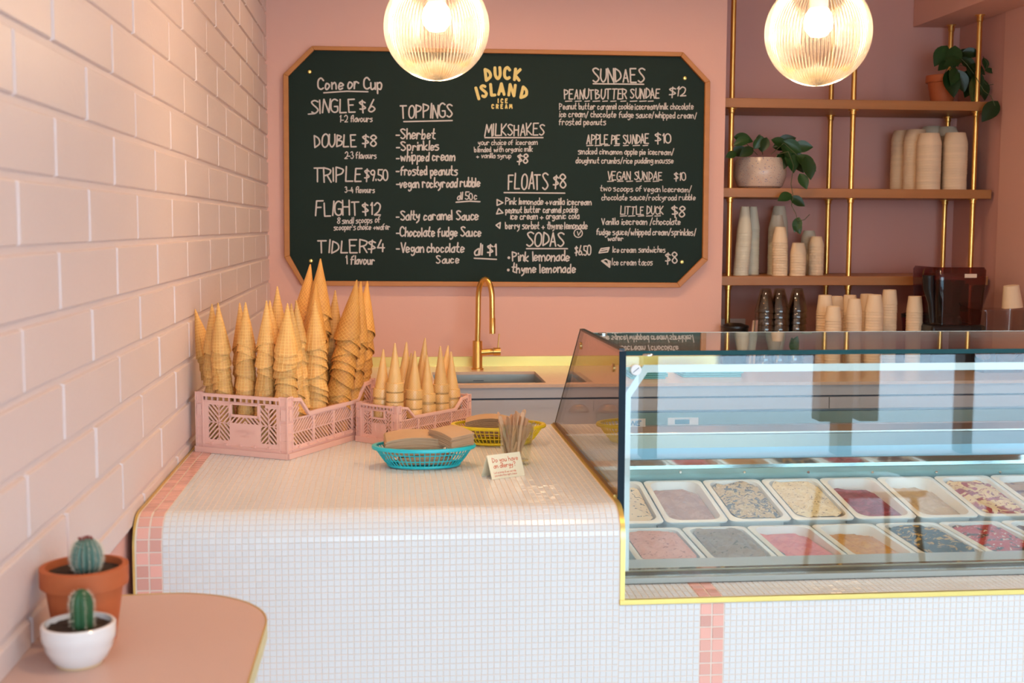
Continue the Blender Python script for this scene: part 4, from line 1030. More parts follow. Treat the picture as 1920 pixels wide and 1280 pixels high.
# ================================================================= PENDANT LAMPS
def globe_mat():
    m = bpy.data.materials.new('ribbed_glass'); m.use_nodes = True; n = m.node_tree; n.nodes.clear(); L = n.links
    out = n.nodes.new('ShaderNodeOutputMaterial'); tr = n.nodes.new('ShaderNodeBsdfTransparent'); tl = n.nodes.new('ShaderNodeBsdfTranslucent')
    gl = n.nodes.new('ShaderNodeBsdfGlossy'); gl.inputs['Roughness'].default_value = .12; tr.inputs[0].default_value = (.97, .93, .86, 1); tl.inputs[0].default_value = (1, .86, .66, 1)
    lw = n.nodes.new('ShaderNodeLayerWeight'); lw.inputs[0].default_value = .35
    m1 = n.nodes.new('ShaderNodeMixShader'); m2 = n.nodes.new('ShaderNodeMixShader')
    tcx = n.nodes.new('ShaderNodeTexCoord'); s = n.nodes.new('ShaderNodeSeparateXYZ'); L.new(tcx.outputs['Object'], s.inputs[0])
    at2 = n.nodes.new('ShaderNodeMath'); at2.operation = 'ARCTAN2'; L.new(s.outputs[0], at2.inputs[0]); L.new(s.outputs[1], at2.inputs[1])
    mu = n.nodes.new('ShaderNodeMath'); mu.operation = 'MULTIPLY'; mu.inputs[1].default_value = 84; L.new(at2.outputs[0], mu.inputs[0])
    sn = n.nodes.new('ShaderNodeMath'); sn.operation = 'SINE'; L.new(mu.outputs[0], sn.inputs[0])
    mr = n.nodes.new('ShaderNodeMapRange'); L.new(sn.outputs[0], mr.inputs[0]); mr.inputs[1].default_value = -1
    mr.inputs[3].default_value = .006; mr.inputs[4].default_value = .05
    L.new(mr.outputs[0], m1.inputs[0]); L.new(tr.outputs[0], m1.inputs[1]); L.new(tl.outputs[0], m1.inputs[2])
    L.new(lw.outputs['Fresnel'], m2.inputs[0]); L.new(m1.outputs[0], m2.inputs[1]); L.new(gl.outputs[0], m2.inputs[2]); L.new(m2.outputs[0], out.inputs[0])
    return m
M_globe = globe_mat()
M_bulb = mat('lit_bulb', (1, .9, .8), .5, emit=(1.0, .80, .56), estr=12)
for px, py, Y, lab in ((818.5, 51, 2.90, 'lit ribbed glass globe pendant over the tiled counter, in front of the menu board'), (1534, 61, 2.82, 'lit ribbed glass globe pendant over the display case, in front of the alcove')):
    C = at(px, py, 'y', Y); R = 99*(C-CAM).dot(_F)/FPX
    t = thing('globe_pendant', lab, 'lamp', C, 'ribbed globe pendants')
    g = MB(); nt_, n = 40, 504
    for j in range(nt_+1):
        th = pi*(.13+(1-.13)*j/nt_)
        for k in range(n):
            a = 2*pi*k/n; r = R*(1-.012*(1+cos(84*a))/2*min(1, sin(th)*2.5))
            g.v.append((C.x+r*sin(th)*cos(a), C.y+r*sin(th)*sin(a), C.z+r*cos(th)))
    for j in range(nt_):
        for k in range(n): g.f.append((j*n+k, j*n+(k+1) % n, (j+1)*n+(k+1) % n, (j+1)*n+k))
    build('globe', g, M_globe, t, smooth=True, ang=80)
    zt = C.z+R*cos(pi*.13)
    build('cap', MB().lathe([(R*.42, -.012), (R*.42, .014), (R*.30, .03), (.018, .045), (.018, .07), (.0001, .07)], 32, (C.x, C.y, zt)), M_brass, t, smooth=True)
    build('socket', MB().lathe([(.0001, 0), (.020, 0), (.022, .05), (.022, .075)], 24, (C.x, C.y, zt-.075)), M_white, t, smooth=True)
    zb = C.z-.012
    b = build('bulb', MB().lathe([(.0001, 0), (.018, .004), (.030, .018), (.034, .034), (.030, .052), (.017, .072), (.014, zt-.073-zb)], 24, (C.x, C.y, zb)), M_bulb, t, smooth=True)
    build('cord', MB().tube([(C.x, C.y, zt+.06), (C.x, C.y, ZC-.02)], .0035, 8), M_black, t)
    build('ceiling_rose', MB().lathe([(.05, ZC-.001), (.05, ZC-.018), (.02, ZC-.028), (.0001, ZC-.028)], 28, (C.x, C.y, 0)), M_brass, t, smooth=True)
    l = light('bulb_light', 'POINT', (0, 0, -.03), 13, (1.0, .66, .36), .05); l.parent = t; l.location = (0, 0, .0)
for x, y in DOWN:
    t = thing('downlight', 'small round recessed ceiling downlight', 'lamp', (x, y, ZC), 'ceiling downlights')
    build('bezel', MB().lathe([(.055, -.001), (.075, -.001), (.075, -.006), (.055, -.006)], 28, (x, y, ZC)), M_white, t, smooth=True)

# ================================================================= THINGS ON THE COUNTER
def clip(poly, x0, z0, x1, z1):
    def cut(P, f, inter):
        o = []
        for i in range(len(P)):
            a, b = P[i-1], P[i]; ia, ib = f(a), f(b)
            if ia != ib: o.append(inter(a, b))
            if ib: o.append(b)
        return o
    L = lambda k, v: (lambda a, b: tuple(a[i]+(b[i]-a[i])*(v-a[k])/(b[k]-a[k]) for i in (0, 1)))
    for f, it in ((lambda p: p[0] >= x0, L(0, x0)), (lambda p: p[0] <= x1, L(0, x1)), (lambda p: p[1] >= z0, L(1, z0)), (lambda p: p[1] <= z1, L(1, z1))):
        poly = cut(poly, f, it)
        if len(poly) < 3: return []
    return poly
def stripes(x0, z0, x1, z1, sgn, w_, pitch, off=0, slope=1.0):
    out = []; span = (x1-x0)+(z1-z0)*2
    n = int(span*2/pitch)+2
    for i in range(-n, n):
        c = x0+i*pitch+off
        P = [(c, z0-.01), (c+w_, z0-.01), (c+w_+sgn*(z1-z0+.02)/slope, z1+.01), (c+sgn*(z1-z0+.02)/slope, z1+.01)]
        q = clip(P, x0, z0, x1, z1)
        if len(q) >= 3: out.append(q)
    return out
def crate(label, O, u, v, Lu, Lv, H, small=False):
    O = Vector(O); u = Vector((*u, 0)).normalized(); v = Vector((*v, 0)).normalized()
    t = thing('folding_crate', label, 'crate', O, 'pink folding crates')
    S = H/.15
    def panel(name, org, e, nrm, W, kind):
        mb = MB(); nrm = Vector(nrm)
        M3 = lambda x, z, d=0: org+e*x+Vector((0, 0, z))-nrm*d
        def plate(poly, d0, d1): mb.extr([M3(x, z, d0) for x, z in poly], -nrm*(d1-d0))
        def rect(x0, z0, x1, z1, d0=0, d1=.004): plate([(x0, z0), (x1, z0), (x1, z1), (x0, z1)], d0, d1)
        pw = .024*S
        # corner posts with ladder ribs
        for a in (0, W-pw):
            rect(a, .002, a+pw, H, .002, .0045); rect(a, .002, a+.003, H, -.001, .006); rect(a+pw-.003, .002, a+pw, H, -.001, .005)
            for k in range(7): z = .02*S+k*H*.14; rect(a+.003, z, a+pw-.003, z+.002, -.001, .003)
            rect(a+.006*S, H*.62, a+pw-.006*S, H*.80, -.002, .003)
        rect(pw, .002, W-pw, .020*S, .0, .004); rect(pw, .019*S, W-pw, .022*S, -.003, .004)
        k = pw+.02
        while k < W-pw-.01: rect(k, .020*S, k+.007*S, .027*S, -.003, .003); k += .042*S
        lw_, lp = .0046*S, .0125*S
        if kind == 'short':
            rect(pw, H-.010*S, W-pw, H-.002, -.003, .005); rect(pw, H-.022*S, W-pw, H-.019*S, -.002, .004)
            k = pw+.008
            while k < W-pw: rect(k, H-.02*S, k+.002, H-.008*S, -.002, .004); k += .017*S
            a0, a1, b1, b0 = pw+.014*S, W*.385, W*.80, W-pw-.006*S
            b0 = W-pw-.008*S
            rect(pw, .02*S, a0, H-.02*S, .001, .004); rect(b0, .02*S, W-pw, H-.02*S, .001, .004)
            z0, z1 = .034*S, H-.030*S
            rect(a0, .02*S, b0, z0, .001, .004); rect(a0, z1, a1, H-.02*S, .001, .004); rect(b1-.01*S, z1, b0, H-.02*S, .001, .004)
            x2 = W*.70; rect(a1, z0, x2, z0+(z1-z0)*.52, .001, .004)
            for xa, xb in ((a0, a1-.003), (x2+.003, b0)):
                xm, zm = (xa+xb)/2, (z0+z1)/2
                rect(xm-.0012, z0, xm+.0012, z1, .001, .004); rect(xa, zm-.0012, xb, zm+.0012, .001, .004)
                for X0, Z0, X1, Z1, sg in ((xa, zm, xm, z1, 1), (xm, zm, xb, z1, -1), (xa, z0, xm, zm, -1), (xm, z0, xb, zm, 1)):
                    for q in stripes(X0, Z0, X1, Z1, -sg, lw_, lp): plate(q, .001, .0038)
            rect(a1-.003, z0, a1, z1, .001, .004); rect(x2, z0, x2+.003, z1, .001, .004)
            zr0, zr1 = z0+(z1-z0)*.52, z0+(z1-z0)*.70
            xm = (a1+x2)/2
            for q in stripes(a1, zr0, xm, zr1, 1, lw_, lp)+stripes(xm, zr0, x2, zr1, -1, lw_, lp): plate(q, .001, .0038)
            rect(a1, zr1, x2, zr1+.006*S, -.002, .004)
            rect(a1-.003, zr1, a1+.004*S, z1+.008*S, -.002, .004); rect(x2-.004*S, zr1, x2+.003, z1+.008*S, -.002, .004); rect(a1, z1+.004*S, x2, z1+.010*S, -.002, .004)
            if not small:
                st, adv = text_strokes('aykasa'); c0 = (a1+x2)/2; q0 = M3(c0-.026, z0+.022, 0)
                for s_ in st: ribbon(mb, s_, q0, e*(.052/adv), Vector((0, 0, .0013)), .0014, nrm, .0006)
                st, adv = text_strokes('istanbul'); q0 = M3(c0-.012, z0+.012, 0)
                for s_ in st: ribbon(mb, s_, q0, e*(.026/adv), Vector((0, 0, .0006)), .0007, nrm, .0005)
            else:
                for xx in (a1+.01, x2-.012): rect(xx, z0+.01, xx+.003, z0+.028, -.0015, .004)
        else:
            hl = H*.70
            top = [(pw, H-.003), (W*.13, H-.006), (W*.22, hl), (W*.78, hl), (W*.87, H-.006), (W-pw, H-.003)]
            rim = .009*S
            poly_lo = [(x, z-rim) for x, z in top]
            for i in range(5):
                a, b, c, d = top[i], top[i+1], poly_lo[i+1], poly_lo[i]
                plate([a, b, c, d], -.003, .005)
            zr = .030*S; rect(pw, .02*S, W-pw, zr, .001, .004)
            # plate between top rim and lattice
            zl1 = hl-rim-.004*S; zm = (zr+zl1)/2
            rect(pw, zl1, W-pw, hl-rim, .001, .004)
            for a, b, c, d in ((top[0], top[1], (W*.13, hl-rim), (pw, hl-rim)), ((W*.13, H-.006-rim), (W*.22, hl-rim), (W*.22, hl-rim-.001), (W*.13, hl-rim)),
                               ((W*.78, hl-rim), (W*.87, H-.006-rim), (W*.87, hl-rim), (W*.78, hl-rim-.001)), (top[4], top[5], (W-pw, hl-rim), (W*.87, hl-rim))):
                pass
            for q in stripes(pw, zl1, W*.125, H-rim-.006, 1, lw_, lp)+stripes(W*.875, zl1, W-pw, H-rim-.006, -1, lw_, lp): plate(q, .001, .0038)
            nb_ = 4; xs_ = [pw+(W-2*pw)*k/nb_ for k in range(nb_+1)]
            for k in range(nb_):
                xa, xb = xs_[k]+.002*S, xs_[k+1]-.006*S
                rect(xb, zr, xs_[k+1]+.002*S, zl1, -.001, .004)
                sg = 1
                for q in stripes(xa, zm+.001, xb, zl1, sg, lw_, lp, 0, .9)+stripes(xa, zr, xb, zm-.001, -sg, lw_, lp, 0, .9): plate(q, .001, .0038)
                rect(xa, zm-.0015, xb, zm+.0015, .001, .004)
        build(name, mb, M_crate, t, bevel=.0)
    A = O; B = O+u*Lu; Cc = O+v*Lv; D = O+u*Lu+v*Lv
    panel('short_panel', B, -u, -v, Lu, 'short'); panel('short_panel', Cc, u, v, Lu, 'short')
    panel('long_panel', A, v, -u, Lv, 'long'); panel('long_panel', D, -v, u, Lv, 'long')
    mb = MB(); c = O+u*Lu/2+v*Lv/2+Vector((0, 0, .007)); mb.obox(c, u, v, (0, 0, 1), Lu/2-.004, Lv/2-.004, .002)
    n = 9
    for k in range(1, n): mb.obox(O+u*Lu*k/n+v*Lv/2+Vector((0, 0, .004)), u, v, (0, 0, 1), .0015, Lv/2-.005, .003)
    for a, b in ((B, A), (A, Cc), (Cc, D), (D, B)):
        e_ = (b-a).normalized(); mb.obox((a+b)/2+Vector((0, 0, .0075)), e_, e_.cross(Vector((0, 0, 1))), (0, 0, 1), (b-a).length/2, .0045, .0070)
    build('base', mb, M_crate, t)
    return t
O1 = Vector((-.2385, 2.956, ZT)); u1 = Vector((-.873, .487)); v1 = Vector((.487, .873))
O2 = Vector((.023, 3.108, ZT)); u2 = Vector((-.738, .675)); v2 = Vector((.675, .738))
crate('larger pink folding crate full of tall waffle cone stacks against the block wall', O1, u1, v1, .2687, .42, .15)
crate('smaller pink folding crate holding short sugar cone stacks', O2, u2, v2, .142, .30, .104, True)

def cone_mesh(R, H, m, ph, name):
    mb = MB(); n = 30; turn = 2*pi*1.14; levels = 6; th = .0016
    for side in (0, 1):
        for k in range(n+1):
            f = turn*k/n; rim = H*(1-.20*(1-cos(f-ph))/2)-(.012 if k == n else 0)*0
            off = .0018*(f/(2*pi))**1.5
            for j in range(levels+1):
                h = rim*(j/levels)**.85 if j else 0
                r = max(R*(h/H)**.93+off*min(1, h/H*3)-(th if side else 0), .0004 if side else .0016)
                mb.v.append((r*cos(f), r*sin(f), -h))
    W_ = levels+1; S_ = (n+1)*W_
    for k in range(n):
        for j in range(levels):
            a = k*W_+j; mb.f.append((a, a+1, a+W_+1, a+W_)); a += S_; mb.f.append((a, a+W_, a+W_+1, a+1))
        a = k*W_+levels; mb.f.append((a, a+S_, a+S_+W_, a+W_))
    for k in (0, n):
        for j in range(levels): a = k*W_+j; mb.f.append((a, a+1, a+1+S_, a+S_))
    mb.v += [(0, 0, .0012)]; ap = len(mb.v)-1
    for k in range(n): mb.f.append((ap, k*W_, (k+1)*W_))
    me = bpy.data.meshes.new(name); me.from_pydata(mb.v, [], mb.f); me.update(); me.materials.append(m)
    me.polygons.foreach_set('use_smooth', [True]*len(me.polygons)); me.set_sharp_from_angle(angle=radians(50))
    return me
def stack(tip, base, mes, H, pitch, name, desc, cat, group, off=.002):
    tip, base = Vector(tip), Vector(base); ax = (tip-base).normalized(); Lg = (tip-base).length
    n = max(1, int((Lg-H-off)/pitch)+1); q = Vector((0, 0, 1)).rotation_difference(ax)
    pp = (Lg-H-off)/max(1, n-1) if n > 1 else pitch
    for i in range(n):
        me = mes[(i+random.randint(0, 1)) % len(mes)]
        o = add(name, me); j = Vector((random.uniform(-1, 1), random.uniform(-1, 1), 0))*.0006
        o.matrix_world = Matrix.Translation(tip-ax*(i*pp)+j) @ (q @ Euler((0, 0, random.choice((0, pi))+random.uniform(-.7, .7)+.9)).to_quaternion()).to_matrix().to_4x4()
        tag(o, nth(i)+desc, cat, group)
WL = [cone_mesh(.0262, .125, M_cone_l, p, 'waffle_cone') for p in (0, .5)]
WW = [cone_mesh(.0310, .125, M_cone_l, p, 'waffle_cone') for p in (0, .5)]
WB = [cone_mesh(.0375, .160, M_cone_d, p, 'waffle_cone') for p in (0, .5)]
BIG = [(.235, .085, 366, 580, .05, WL, 'leaning against the block wall'), (.243, .045, 397, 570, 0, WL, 'leftmost upright'), (.200, .034, 409, 568, 0, WL, 'front row, first from left'),
       (.185, .095, 449, 568, 0, WL, 'second row, reddish, behind the second front one'), (.144, .035, 460, 567, 0, WL, 'front row, second from left'), (.090, .035, 500, 564, 0, WL, 'front row, third from left'),
       (.10, .10, 506, 563.5, 0, WL, 'just behind the third front one'), (.14, .16, 520, 537, .0, WL, 'back row, lone brown tip at left'), (.036, .038, 539, 569, 0, WW, 'wide, at the front corner of the crate'),
       (.045, .105, 546, 569, 0, WL, 'with only a thin tip behind the corner one'), (.055, .16, 555, 563, 0, WL, 'pale, right behind the corner one'), (.034, .18, 590.6, 563, 0, WW, 'front, on the long side near the dip'),
       (.085, .225, 593, 532, 0, WB, 'tall, directly behind the long side one'), (.15, .25, 582, 495.5, .02, WB, 'tall, below the lower left board screw'), (.105, .275, 600.6, 485, 0, WB, 'tallest of all in the crate'),
       (.09, .34, 629, 544.5, 0, WL, 'narrow, between the tallest and the leaning one'), (.042, .27, 668.8, 525, .02, WB, 'strongly leaning, at right of the crate'), (.042, .335, 676.6, 528, .02, WB, 'second of the three leaning right'),
       (.045, .385, 689, 527, .02, WB, 'rightmost, dark brown')]
for a, b, tx, ty, dy, mes, d in BIG:
    B = Vector((O1.x+u1.x*a+v1.x*b, O1.y+u1.y*a+v1.y*b, ZT+.010)); T = at(tx, ty, 'y', B.y+dy)
    H = .16 if mes is WB else .125
    stack(T, B, mes, H,   .0178 if mes is not WB else .020, 'waffle_cone', ' cone down, larger crate: '+d, 'cone', 'waffle cones in the larger crate')
M_sc = MB().lathe([(.0001, .001), (.002, 0), (.0185, -.098), (.0190, -.100), (.0222, -.101), (.0226, -.103), (.0232, -.122), (.0215, -.122), (.0205, -.104), (.0175, -.099), (.0005, -.006)], 30).mesh('sugar_cone', M_cone_s, True, 40)
SML = [(.085, .030, 719, 655, 'leftmost front'), (.036, .030, 740.4, 643.4, 'front corner, tall'), (.098, .125, 762, 641.6, 'back row, left'), (.062, .115, 771, 662, 'middle, only a tip shows'),
       (.032, .098, 778, 658, 'front long side, second'), (.100, .20, 796.6, 633.6, 'tallest, back row'), (.062, .165, 793, 664.5, 'middle, behind the third front one'), (.032, .155, 801, 665.7, 'front long side, third'),
       (.032, .212, 825.7, 649.3, 'front long side, fourth'), (.085, .262, 840.4, 648, 'far right, back'), (.034, .262, 845.6, 659.4, 'far right, front')]
for a, b, tx, ty, d in SML:
    B = Vector((O2.x+u2.x*a+v2.x*b, O2.y+u2.y*a+v2.y*b, ZT+.010)); T = at(tx, ty, 'y', B.y)
    stack(T, B, [M_sc], .122, .0215, 'sugar_cone', ' cone down, smaller crate: '+d, 'cone', 'sugar cones in the smaller crate')

# ---- oval baskets
def basket(label, cx, cy, a, b, m, rot=0):
    t = thing('serving_basket', label, 'basket', (cx, cy, ZT), 'oval plastic baskets')
    H = .046; ca, sa = cos(rot), sin(rot)
    def P(f, tt, r=1.0):                                # tt 0 base .. 1 rim
        s = (.70+.30*tt**.8)*r; x, y = a*s*cos(f), b*s*sin(f)
        return (cx+x*ca-y*sa, cy+x*sa+y*ca, ZT+.004+H*tt)
    N = 72
    rim = MB(); ring = [P(2*pi*k/N, 1.0) for k in range(N)]
    i0 = 0
    for k in range(N):
        f = 2*pi*k/N; nx, ny, _ = P(f, 1, 1.0)
        for dr, dz in ((-.004, .002), (.004, .002), (.006, -.002), (.005, -.006), (.002, -.003), (-.004, -.002)):
            s = 1+dr/.1; x, y, z = P(f, 1.0, s); rim.v.append((x, y, z+dz))
    for k in range(N):
        for j in range(6): rim.f.append((k*6+j, k*6+(j+1) % 6, ((k+1) % N)*6+(j+1) % 6, ((k+1) % N)*6+j))
    build('rim', rim, m, t, smooth=True)
    side = MB()
    for k in range(56):
        f = 2*pi*k/56; side.tube([P(f, tt) for tt in (0, .25, .5, .75, .98)], .0013, 5, False)
    for tt in (.36, .68): side.tube([P(2*pi*k/48, tt) for k in range(49)], .0013, 5, False)
    build('side_grid', side, m, t, smooth=True)
    base = MB(); ring = [P(2*pi*k/48, 0) for k in range(48)]
    base.tube([P(2*pi*k/48, .04, 1.0) for k in range(49)], .0034, 8, False)
    for k in range(-9, 10):
        xx = k/10*.7; hh = .7*math.sqrt(max(0, 1-(k/10)**2))
        p, q = (a*xx, -b*hh), (a*xx, b*hh)
        base.bar((cx+p[0]*ca-p[1]*sa, cy+p[0]*sa+p[1]*ca, ZT+.004), (cx+q[0]*ca-q[1]*sa, cy+q[0]*sa+q[1]*ca, ZT+.004), .0022, .0022)
    for k in range(-4, 5):
        yy = k/5*.7; hh = .7*math.sqrt(max(0, 1-(k/5)**2))
        p, q = (-a*hh, b*yy), (a*hh, b*yy)
        base.bar((cx+p[0]*ca-p[1]*sa, cy+p[0]*sa+p[1]*ca, ZT+.004), (cx+q[0]*ca-q[1]*sa, cy+q[0]*sa+q[1]*ca, ZT+.004), .0022, .0022)
    build('base_grid', base, m, t)
    return t
basket('turquoise oval plastic basket of napkins at the front of the counter', .083, 2.853, .115, .072, M_cyan)
basket('yellow oval plastic basket of napkins behind the jar of sticks', .283, 3.142, .117, .074, M_yel, radians(-4))
# ---- napkins: bent piles of thin sheets
def napkins(label, c, ux, L, W, n, bend, z0, pitch, tilt=(0, 0), grp='brown napkin piles', th=.0016):
    c = Vector((*c, z0)); ux = Vector((*ux, 0)).normalized(); uy = Vector((-ux.y, ux.x, 0)); mb = MB()
    for i in range(n):
        dx, dy, rz = random.uniform(-.0015, .0015), random.uniform(-.0015, .0015), random.uniform(-.015, .015)
        e1 = (ux*cos(rz)+uy*sin(rz)); e2 = (uy*cos(rz)-ux*sin(rz)); m_ = 10; base = len(mb.v)
        for k in range(m_+1):
            s = (k/m_-.5); zz_ = i*pitch+bend*(1-(2*s)**2)+tilt[0]*s
            for w_ in (-.5, .5):
                for hh in (0, th):
                    p = c+e1*(s*L+dx)+e2*(w_*W+dy); mb.v.append((p.x, p.y, p.z+zz_+hh+tilt[1]*w_))
        for k in range(m_):
            a = base+k*4
            mb.f += [(a+1, a+3, a+7, a+5), (a, a+4, a+6, a+2), (a, a+1, a+5, a+4), (a+2, a+6, a+7, a+3)]
        mb.f += [(base, base+2, base+3, base+1), (base+m_*4, base+m_*4+1, base+m_*4+3, base+m_*4+2)]
    o = build('napkin_pile', mb, M_kraft, None); tag(o, label, 'napkins', grp, 'stuff'); return o
napkins('long arched pile of brown napkins lying in the turquoise basket', (.060, 2.865), (1, .05), .135, .078, 19, .008, ZT+.027, .0022, (.0, .008))
napkins('lower pile of brown napkins under the arched one, inside the turquoise basket', (.085, 2.850), (1, .0), .120, .060, 8, .001, ZT+.009, .0021)
napkins('fanned brown napkins hanging over the right rim of the turquoise basket', (.146, 2.846), (.62, -.78), .080, .070, 14, .004, ZT+.054, .0021, (-.010, .004))
napkins('arched pile of brown napkins standing in the yellow basket', (.262, 3.145), (1, -.10), .125, .080, 16, .011, ZT+.014, .0030)

# ---- jar of wooden sticks
jx, jy = .3005, 2.862
M_jar = glass('jar_glass', (.95, .97, .94), 1.5, extra=.03)
jr = thing('glass_jar', 'clear glass tumbler jar with a thick base beside the allergy card', 'jar', (jx, jy, ZT))
prof_ = [(.0001, 0), (.031, 0), (.034, .003), (.036, .03), (.0385, .07), (.0420, .088), (.0445, .093), (.0445, .097), (.042, .0975), (.0405, .094), (.037, .07), (.0335, .03), (.030, .010), (.0001, .009)]
build('tumbler', MB().lathe([(r, z*1.02) for r, z in prof_], 40, (jx, jy, ZT)), M_jar, jr, smooth=True)
def stick_mesh():
    mb = MB(); pts = []
    Ls, n = .114, 8
    for k in range(n+1): a = -pi/2+pi*k/n; pts.append((.0046*sin(a), Ls-.005+.005*cos(a)))
    outl = [(-.0030, .006), (-.0026, .04), (-.0030, .08), (-.0046, .104)]+pts+[(.0046, .104), (.0030, .08), (.0026, .04), (.0030, .006)]+[(.004*cos(-pi*k/5), .006+.005*sin(-pi*k/5)) for k in range(0, 6)]
    mb.extr([(x, -.0007, z) for x, z in outl], (0, .0014, 0)); return mb.mesh('wooden_stick', M_wood, False)
SM = stick_mesh()
tips = [(934, 772), (937, 779), (948, 786), (955, 788), (968, 770), (971, 772), (975, 774), (966, 775), (982, 768), (984, 767), (980, 772), (958, 790), (964, 782), (988, 788), (992, 792), (996, 796), (985, 790), (978, 785),
        (940, 784), (952, 780), (959, 776), (967, 780), (973, 779), (979, 776), (983, 780), (989, 784), (943, 792), (950, 794), (970, 784), (974, 790), (990, 797), (962, 779), (946, 782), (977, 780)]
for i, (tx, ty) in enumerate(tips):
    sgn = -1 if tx < 952 else 1
    T = at(tx, ty, 'y', jy+random.uniform(-.022, .026))
    bx2 = jx+(T.x-jx)*.25-.010+random.uniform(-.014, .016)
    bx2 = min(max(bx2, jx-.024), jx+.024); B = Vector((bx2, jy+random.uniform(-.016, .016), ZT+.0115))
    ax = (T-B); Lg = ax.length; ax.normalize()
    r = math.hypot(bx2-jx, B.y-jy)
    o = add('wooden_stick', SM); q = Vector((0, 0, 1)).rotation_difference(ax) @ Euler((0, 0, random.uniform(-1.35, 1.35))).to_quaternion()
    o.matrix_world = Matrix.Translation(T-ax*.114) @ q.to_matrix().to_4x4()
    tag(o, 'pale wooden ice cream stick standing in the glass jar', 'stick', 'wooden sticks in the glass jar')

# ---- allergy card
BL_, BR_ = at(922.5, 899, 'z', ZT+.0003), at(984.6, 890.7, 'z', ZT+.0003)
e = (BR_-BL_); Wc = e.length; e.normalize(); nb_ = Vector((-e.y, e.x, 0))
AL, AR = at(910.7, 854.2, 'y', BL_.y+.022), at(972.8, 846, 'y', BR_.y+.022)
hh = (AL.z+AR.z)/2-ZT; AL = BL_+nb_*.022+Vector((0, 0, hh)); AR = BR_+nb_*.022+Vector((0, 0, hh))
KL, KR = BL_+nb_*.044, BR_+nb_*.044
cdt = thing('allergy_card', 'small cream folded card with red print standing before the glass jar', 'card', (BL_+BR_)/2)
fn = (AL-BL_).cross(e).normalized(); fn = fn if fn.y < 0 else -fn
build('front_leaf', MB().extr([BL_, BR_, AR, AL], fn*-.0006), M_card, cdt)
build('rear_leaf', MB().extr([KL, KR, AR, AL], (nb_*.8+Vector((0, 0, .2)))*.0006), M_card, cdt)
up = (AL-BL_); hc = up.length; up.normalize()
def ctext(txt, x, y, cap, wfit, wd):
    st, adv = text_strokes(txt); mb = MB(); o = BL_+e*(x*Wc)+up*(y*hc)+fn*.0001; k = cap*hc/9
    for s in st: ribbon(mb, s, o, e*(wfit*Wc/adv), up*k, wd, fn, .0002)
    build('red_lettering', mb, M_red, cdt)
ctext('Do you have', .13, .68, .19, .76, .0012); ctext('an allergy?', .13, .44, .19, .66, .0012)
ctext('Let us know & we can help', .10, .22, .08, .66, .0005); ctext('you make the right choice', .10, .10, .08, .66, .0005)

# ================================================================= FOREGROUND LEDGE TABLE and cacti
ZTB = .90; ye, xr = 1.949, -.180
tbl = thing('ledge_table', 'narrow pink laminate ledge table with a rounded brass-rimmed end along the block wall', 'table', (-.33, 1.5, 0))
r = .165
pol = [(XL-.010, .2), (xr, .2), (xr, ye-r)]+[(xr-r+r*cos(pi/2*k/14), ye-r+r*sin(pi/2*k/14)) for k in range(1, 15)]+[(XL-.010, ye-.012)]
build('tabletop', MB().prism(pol, ZTB-.022, ZTB), M_table, tbl)
ring = [(xr, .2), (xr, ye-r)]+[(xr-r+r*cos(pi/2*k/14), ye-r+r*sin(pi/2*k/14)) for k in range(1, 15)]+[(XL-.008, ye-.012)]
mb = MB()
for i, (x, y) in enumerate(ring):
    a = Vector(ring[max(0, i-1)]); b = Vector(ring[min(len(ring)-1, i+1)]); d = (b-a).normalized(); n_ = Vector((d.y, -d.x))
    for o_, z in ((0, ZTB-.024), (.0025, ZTB-.024), (.0025, ZTB+.0008), (0, ZTB+.0008)): mb.v.append((x+n_.x*o_, y+n_.y*o_, z))
for i in range(len(ring)-1):
    for j in range(4): mb.f.append((i*4+j, i*4+(j+1) % 4, i*4+4+(j+1) % 4, i*4+4+j))
build('brass_rim', mb, M_brassy, tbl, smooth=True)
for y in (.6, 1.5): build('bracket', MB().box(XL-.011, y-.015, ZTB-.22, XL+.01, y+.015, ZTB-.022).bar((XL, y, ZTB-.2), (XL+.2, y, ZTB-.03), .02, .02), M_black, tbl)

def cactus(parent, X, Y, z, h, r, ribs, m, profile):
    mb = MB(); nr, n = 22, ribs*8
    for j in range(nr+1):
        t = j/nr; rr = r*profile(t)
        for k in range(n):
            a = 2*pi*k/n; w_ = rr*(1-.16*(1-abs(cos(ribs*a/2))**.8)); mb.v.append((X+w_*cos(a), Y+w_*sin(a), z+h*t))
    for j in range(nr):
        for k in range(n): mb.f.append((j*n+k, j*n+(k+1) % n, (j+1)*n+(k+1) % n, (j+1)*n+k))
    mb.f.append(tuple(nr*n+k for k in range(n)))
    o = build('cactus', mb, m, parent, smooth=True, ang=80)
    sp_ = MB()
    for q in range(ribs):
        a = 2*pi*q/ribs
        for j in range(1, nr, 1):
            t = j/nr; rr = r*profile(t); c = Vector((X+rr*cos(a), Y+rr*sin(a), z+h*t))
            for s in range(4):
                d = Vector((cos(a)+random.uniform(-.6, .6), sin(a)+random.uniform(-.6, .6), random.uniform(-.5, .8))).normalized()*.0055
                i = len(sp_.v); w2 = d.orthogonal().normalized()*.0003
                sp_.v += [tuple(c+w2), tuple(c-w2), tuple(c+d)]; sp_.f.append((i, i+1, i+2))
    so_ = build('spines', sp_, mat('spines_%s' % m.name, (.70, .62, .48), .6), o); so_['kind'] = 'stuff'
    return o
py_ = 1.742
rim = at(157.5, 1058, 'y', py_)
p1 = pot('potted_cactus', 'small round grey-green cactus in a terracotta pot on the ledge table', 157.5, 1058, py_, ZTB, .0595, .041, rim.z-ZTB)
X1 = p1.location.x
c0 = at(163, 1068, 'y', py_-.004)
